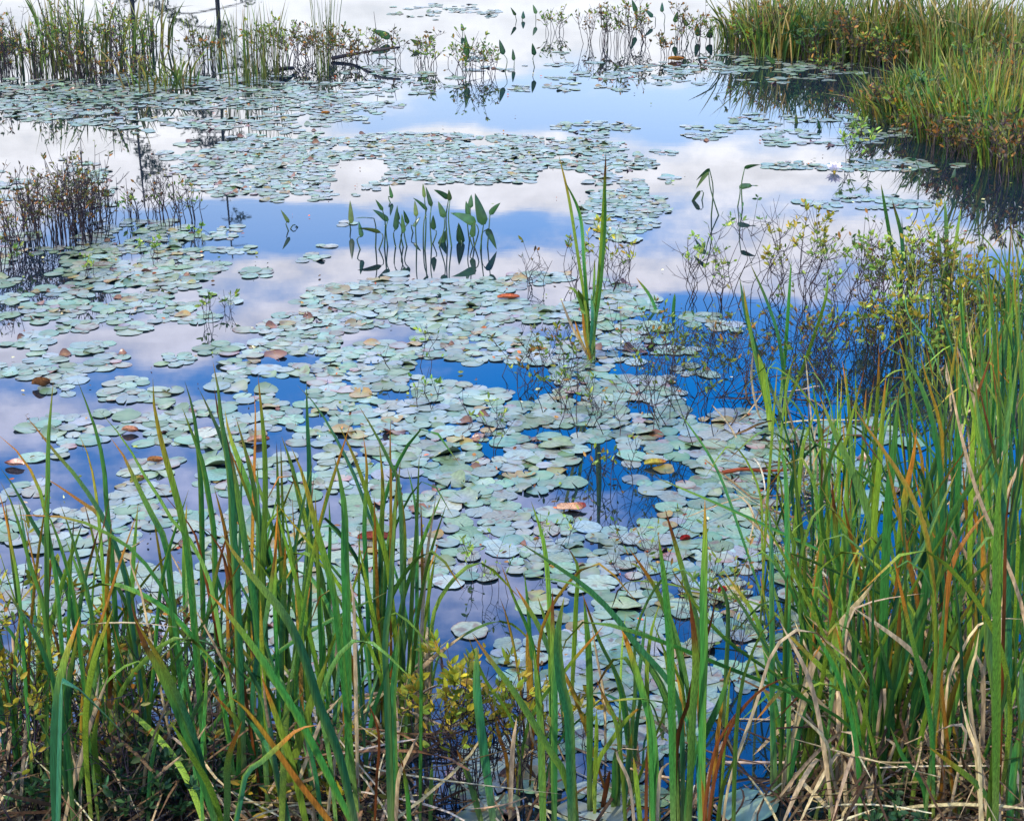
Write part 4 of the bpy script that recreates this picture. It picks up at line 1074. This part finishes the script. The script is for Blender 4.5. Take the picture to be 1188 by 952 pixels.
limb('driftwood', [gnd(318, 82, .02), gnd(330, 80, .05), gnd(340, 79, .03)], .02, .014, 2, 'short dark half-sunk log beside the narrow reeds', 'log', (.02, .018, .016))
limb('dry_stalk', [gnd(838, 884, .03), at(880, 884, 3.62), gnd(942, 884, .03)], .004, .003, 0, 'straight pale dry stalk lying low over the water at lower right', 'stalk', lin(200, 170, 140))

limb('dry_stalk', [gnd(838, 548, .02), gnd(862, 544, .03), gnd(885, 546, .02), gnd(915, 545, .02)], .008, .004, 0, 'rust red broken stalk lying across pads right of centre', 'stalk', lin(120, 56, 28))
# specks afloat between the pads
mb = MB(); fb = random.Random(31)
for _ in range(2600):
    y = fb.uniform(3.6, 16); x = fb.uniform(-1, 1) * (y * .33 + .2)
    if fb.random() > density(*to_px((x, y, 0))) + .05: continue
    a = fb.uniform(0, 6.28); c = jit(fb.choice((lin(150, 110, 60), lin(96, 70, 40), lin(120, 130, 60), lin(170, 90, 50), lin(190, 180, 130))), .3, fb)
    leaflet(mb, Vector((x, y, .009)), Vector((math.cos(a), math.sin(a), fb.uniform(-.05, .2))), fb.uniform(.008, .028), fb.uniform(.005, .012), c, c, fb)
o = mb.build('floating_debris', M_DRY); tag(o, 'tiny brown and green leaf fragments floating between the lily pads', 'debris', None, 'stuff')
# ------------------------------------------------------------------ trees beyond the frame, seen mirrored in the pond
def mirror_point(px, py, Y):
    r = ray(px, py); t = -CAM_H / r.z; h = Vector((0, 0, CAM_H)) + r * t; r.z = -r.z
    return h + r * ((Y - h.y) / r.y)
def conifer(px_top, py_top, px_base, Y, rad, seed, label, nb, dens=1.0):
    r = random.Random(seed); top = mirror_point(px_top, py_top, Y); b = Vector((mirror_point(px_base, 20, Y).x, Y, 0))
    H = top.z; root = empty('conifer', b); T = top - b
    pts = catmull([Vector((0, 0, -.3)), T * .35 + Vector((.06, 0, 0)), T * .7 + Vector((-.05, 0, 0)), T], 14)
    mb = MB(); tube(mb, pts, rad, rad * .22, (.03, .024, .02), 8); mb.build('trunk', M_TWIG, root)
    fo = MB()
    for i in range(nb):
        t = r.uniform(.16, .98); p = pts[0].lerp(pts[-1], t); j = t * 13; p = pts[int(j)].lerp(pts[min(13, int(j) + 1)], j - int(j))
        a = r.uniform(0, 6.28); ln = (1.05 - t) * H * r.uniform(.10, .28) + .35
        d = Vector((math.cos(a), math.sin(a), r.uniform(-.25, .35)))
        lp = catmull([p, p + d * ln * .5 + Vector((0, 0, -.04)), p + d * ln + Vector((0, 0, -.22 * ln))], 8)
        mb = MB(); tube(mb, lp, rad * .34, rad * .08, (.03, .024, .02), 4); mb.build('limb', M_TWIG, root)
        if r.random() < .68 * dens:
            for _ in range(int(60 * ln * dens) + 14):
                q = lp[0].lerp(lp[-1], 0); u = r.uniform(.3, 1) ** .8 * 7; q = lp[int(u)].lerp(lp[min(7, int(u) + 1)], u - int(u))
                q = q + Vector((r.gauss(0, .10), r.gauss(0, .10), r.gauss(-.04, .09)))
                leaflet(fo, q, Vector((r.gauss(0, 1), r.gauss(0, 1), r.gauss(-.1, .5))), r.uniform(.10, .2), r.uniform(.03, .07), jit((.03, .05, .018), .3, r), jit((.045, .06, .02), .3, r), r)
    fo.build('crown', M_NEEDLE, root)
    tag(root, label, 'tree')
conifer(168, 240, 152, 47, .085, 4, 'sparse dark conifer mirrored in the water at upper left, nearer the left edge', 24)
conifer(270, 300, 249, 47, .08, 9, 'taller thin dark conifer mirrored in the water right of the left thicket', 30, 1.1)
conifer(-20, 205, -14, 50, .1, 13, 'bushy dark conifer mirrored in the water at the left edge', 26, 1.3)

# ------------------------------------------------------------------ light
SUN_EL, SUN_AZ = R(42), math.atan2(-.75, -.66)            # from behind the camera, left
s = Vector((math.sin(SUN_AZ) * math.cos(SUN_EL), math.cos(SUN_AZ) * math.cos(SUN_EL), math.sin(SUN_EL)))
sd = bpy.data.lights.new('sun', 'SUN'); sd.energy = 2.3; sd.angle = R(2); sd.color = (1, .94, .84)
so = bpy.data.objects.new('sun', sd); COL.objects.link(so); so.rotation_euler = (-s).to_track_quat('-Z', 'Y').to_euler()
so.location = s * 60

w = bpy.data.worlds.new('World'); scene.world = w; w.use_nodes = True
nt = w.node_tree; nt.nodes.clear(); N, L = nt.nodes.new, nt.links.new
out = N('ShaderNodeOutputWorld'); bg = N('ShaderNodeBackground'); bg.inputs['Strength'].default_value = .15
L(bg.outputs[0], out.inputs[0])
sky = N('ShaderNodeTexSky'); sky.sky_type = 'NISHITA'; sky.sun_disc = False; sky.sun_elevation = SUN_EL; sky.sun_rotation = SUN_AZ
sky.air_density = 1.0; sky.dust_density = .3; sky.ozone_density = 3.0
def M_(op, a, b=None, clamp=False):
    n = N('ShaderNodeMath'); n.operation = op; n.use_clamp = clamp
    for i, v in enumerate((a, b)):
        if v is None: continue
        if isinstance(v, (int, float)): n.inputs[i].default_value = v
        else: L(v, n.inputs[i])
    return n.outputs[0]
tc = N('ShaderNodeTexCoord'); sx = N('ShaderNodeSeparateXYZ'); L(tc.outputs['Generated'], sx.inputs[0])
el = M_('ARCSINE', sx.outputs['Z']); az = M_('ARCTAN2', sx.outputs['X'], sx.outputs['Y'])
cmb = N('ShaderNodeCombineXYZ'); L(az, cmb.inputs[0]); L(M_('MULTIPLY', el, 2.2), cmb.inputs[1])
def noise_(scale, det, rough, off):
    mp = N('ShaderNodeMapping'); mp.inputs['Location'].default_value = off; L(cmb.outputs[0], mp.inputs[0])
    n = N('ShaderNodeTexNoise'); n.inputs['Scale'].default_value = scale; n.inputs['Detail'].default_value = det; n.inputs['Roughness'].default_value = rough
    L(mp.outputs[0], n.inputs['Vector']); return n.outputs['Fac']
n1 = M_('SUBTRACT', noise_(9, 3, .5, (0, 0, 0)), .5); n2 = M_('SUBTRACT', noise_(9, 3, .5, (7, 3, 0)), .5); n3 = M_('SUBTRACT', noise_(22, 6, .6, (2, 9, 0)), .5)
elw = M_('ADD', el, M_('MULTIPLY', n1, .05)); azw = M_('ADD', az, M_('MULTIPLY', n2, .16))
ta = M_('DIVIDE', elw, R(36), True)
def el_of(py): return PITCH + math.atan((py - CY) / F)
# how much cloud stands at each height, for five columns of the photograph
COLS = [(-.30, [(0, .8), (60, .9), (100, .6), (150, .9), (200, 1), (250, .6), (300, .45), (350, .5), (395, .95), (430, .4), (470, .8), (520, .35), (600, .6), (700, .5), (952, .45)]),
        (-.15, [(0, .9), (60, .7), (110, .8), (150, 1), (215, .9), (235, .0), (275, .0), (300, .85), (340, .55), (375, .8), (420, .2), (470, .35), (550, .65), (650, .5), (760, .45), (952, .45)]),
        (0., [(0, .95), (40, .9), (80, .65), (105, .05), (140, .0), (165, .9), (225, .95), (262, .0), (285, .3), (305, .75), (350, .7), (400, .4), (450, .1), (540, .05), (590, .7), (680, .65), (740, .4), (952, .4)]),
        (.15, [(0, .9), (60, .85), (105, .3), (135, .1), (165, .5), (200, .95), (235, .5), (262, .8), (335, .75), (358, .05), (450, 0), (580, 0), (640, .3), (700, .2), (780, 0), (952, .1)]),
        (.30, [(0, .8), (100, .7), (200, .6), (240, .3), (265, .7), (300, .2), (330, .4), (360, 0), (600, 0), (800, 0), (952, 0)])]
azc = M_('MAXIMUM', M_('MINIMUM', azw, .2999), -.2999)
acc = None
for u, st in COLS:
    cr = N('ShaderNodeValToRGB'); L(ta, cr.inputs[0]); e = cr.color_ramp.elements
    cr.color_ramp.interpolation = 'EASE'
    for i, (py, v) in enumerate(st):
        pos = max(0, min(1, el_of(py) / R(36)))
        if i < 2: e[i].position = pos; q = e[i]
        else: q = e.new(pos)
        q.color = (v, v, v, 1)
    wgt = M_('MAXIMUM', M_('SUBTRACT', 1.0, M_('DIVIDE', M_('ABSOLUTE', M_('SUBTRACT', azc, u)), .15)), 0.0)
    t_ = M_('MULTIPLY', cr.outputs[0], wgt); acc = t_ if acc is None else M_('ADD', acc, t_)
n4 = M_('SUBTRACT', noise_(55, 5, .6, (5, 2, 0)), .5)
cl = M_('ADD', acc, M_('ADD', M_('MULTIPLY', n3, .9), M_('MULTIPLY', n4, .35)))
mr = N('ShaderNodeMapRange'); mr.interpolation_type = 'SMOOTHSTEP'; L(cl, mr.inputs[0]); mr.inputs[1].default_value = .2; mr.inputs[2].default_value = .82
# overhead and behind: broken cloud
ov = N('ShaderNodeMapRange'); ov.interpolation_type = 'SMOOTHSTEP'; L(noise_(2.5, 5, .6, (4, 1, 0)), ov.inputs[0]); ov.inputs[1].default_value = .38; ov.inputs[2].default_value = .6
hi = N('ShaderNodeMapRange'); hi.interpolation_type = 'SMOOTHSTEP'; L(el, hi.inputs[0]); hi.inputs[1].default_value = R(36); hi.inputs[2].default_value = R(48)
mf = N('ShaderNodeMix'); mf.data_type = 'FLOAT'; L(hi.outputs[0], mf.inputs[0]); L(mr.outputs[0], mf.inputs[2]); L(ov.outputs[0], mf.inputs[3])
cc = N('ShaderNodeValToRGB'); L(M_('DIVIDE', el, R(36), True), cc.inputs[0]); e = cc.color_ramp.elements
e[0].position = .18; e[0].color = (.76, .78, .82, 1); e[1].position = 1; e[1].color = (.80, .88, 1.3, 1)
q = e.new(.28); q.color = (1.0, 1.0, 1.03, 1); q = e.new(.42); q.color = (1.04, 1.03, 1.15, 1); q = e.new(.62); q.color = (.78, .87, 1.34, 1)
shd = N('ShaderNodeMapRange'); L(M_('ADD', n3, M_('MULTIPLY', n4, .5)), shd.inputs[0]); shd.inputs[1].default_value = -.2; shd.inputs[2].default_value = .2; shd.inputs[3].default_value = .82; shd.inputs[4].default_value = 1.12
cv = N('ShaderNodeVectorMath'); cv.operation = 'SCALE'; L(cc.outputs[0], cv.inputs[0]); L(M_('MULTIPLY', shd.outputs[0], 8.0), cv.inputs['Scale'])
hs = N('ShaderNodeHueSaturation'); hs.inputs['Hue'].default_value = .512; 
hr = N('ShaderNodeMapRange'); hr.interpolation_type = 'SMOOTHSTEP'; L(el, hr.inputs[0]); hr.inputs[1].default_value = R(7); hr.inputs[2].default_value = R(20); hr.inputs[3].default_value = .85; hr.inputs[4].default_value = 1.55
azr = N('ShaderNodeMapRange'); azr.interpolation_type = 'SMOOTHSTEP'; L(az, azr.inputs[0]); azr.inputs[1].default_value = -.14; azr.inputs[2].default_value = .06; azr.inputs[3].default_value = .92; azr.inputs[4].default_value = 1.0
L(M_('MULTIPLY', hr.outputs[0], azr.outputs[0]), hs.inputs['Saturation']); hv = N('ShaderNodeMapRange'); L(el, hv.inputs[0]); hv.inputs[1].default_value = R(7); hv.inputs[2].default_value = R(20); hv.inputs[3].default_value = 1.15; hv.inputs[4].default_value = 2.0; L(hv.outputs[0], hs.inputs['Value']); L(sky.outputs[0], hs.inputs['Color'])
mc = N('ShaderNodeMix'); mc.data_type = 'RGBA'; L(mf.outputs[0], mc.inputs[0]); L(hs.outputs[0], mc.inputs[6]); L(cv.outputs[0], mc.inputs[7])
L(mc.outputs[2], bg.inputs[0])

vs = scene.view_settings; vs.view_transform = 'Standard'; vs.look = 'None'; vs.gamma = 1; vs.use_curve_mapping = False
vs.exposure = .88
scene.cycles.max_bounces = 6; scene.cycles.transmission_bounces = 3; scene.cycles.use_denoising = True
settle()
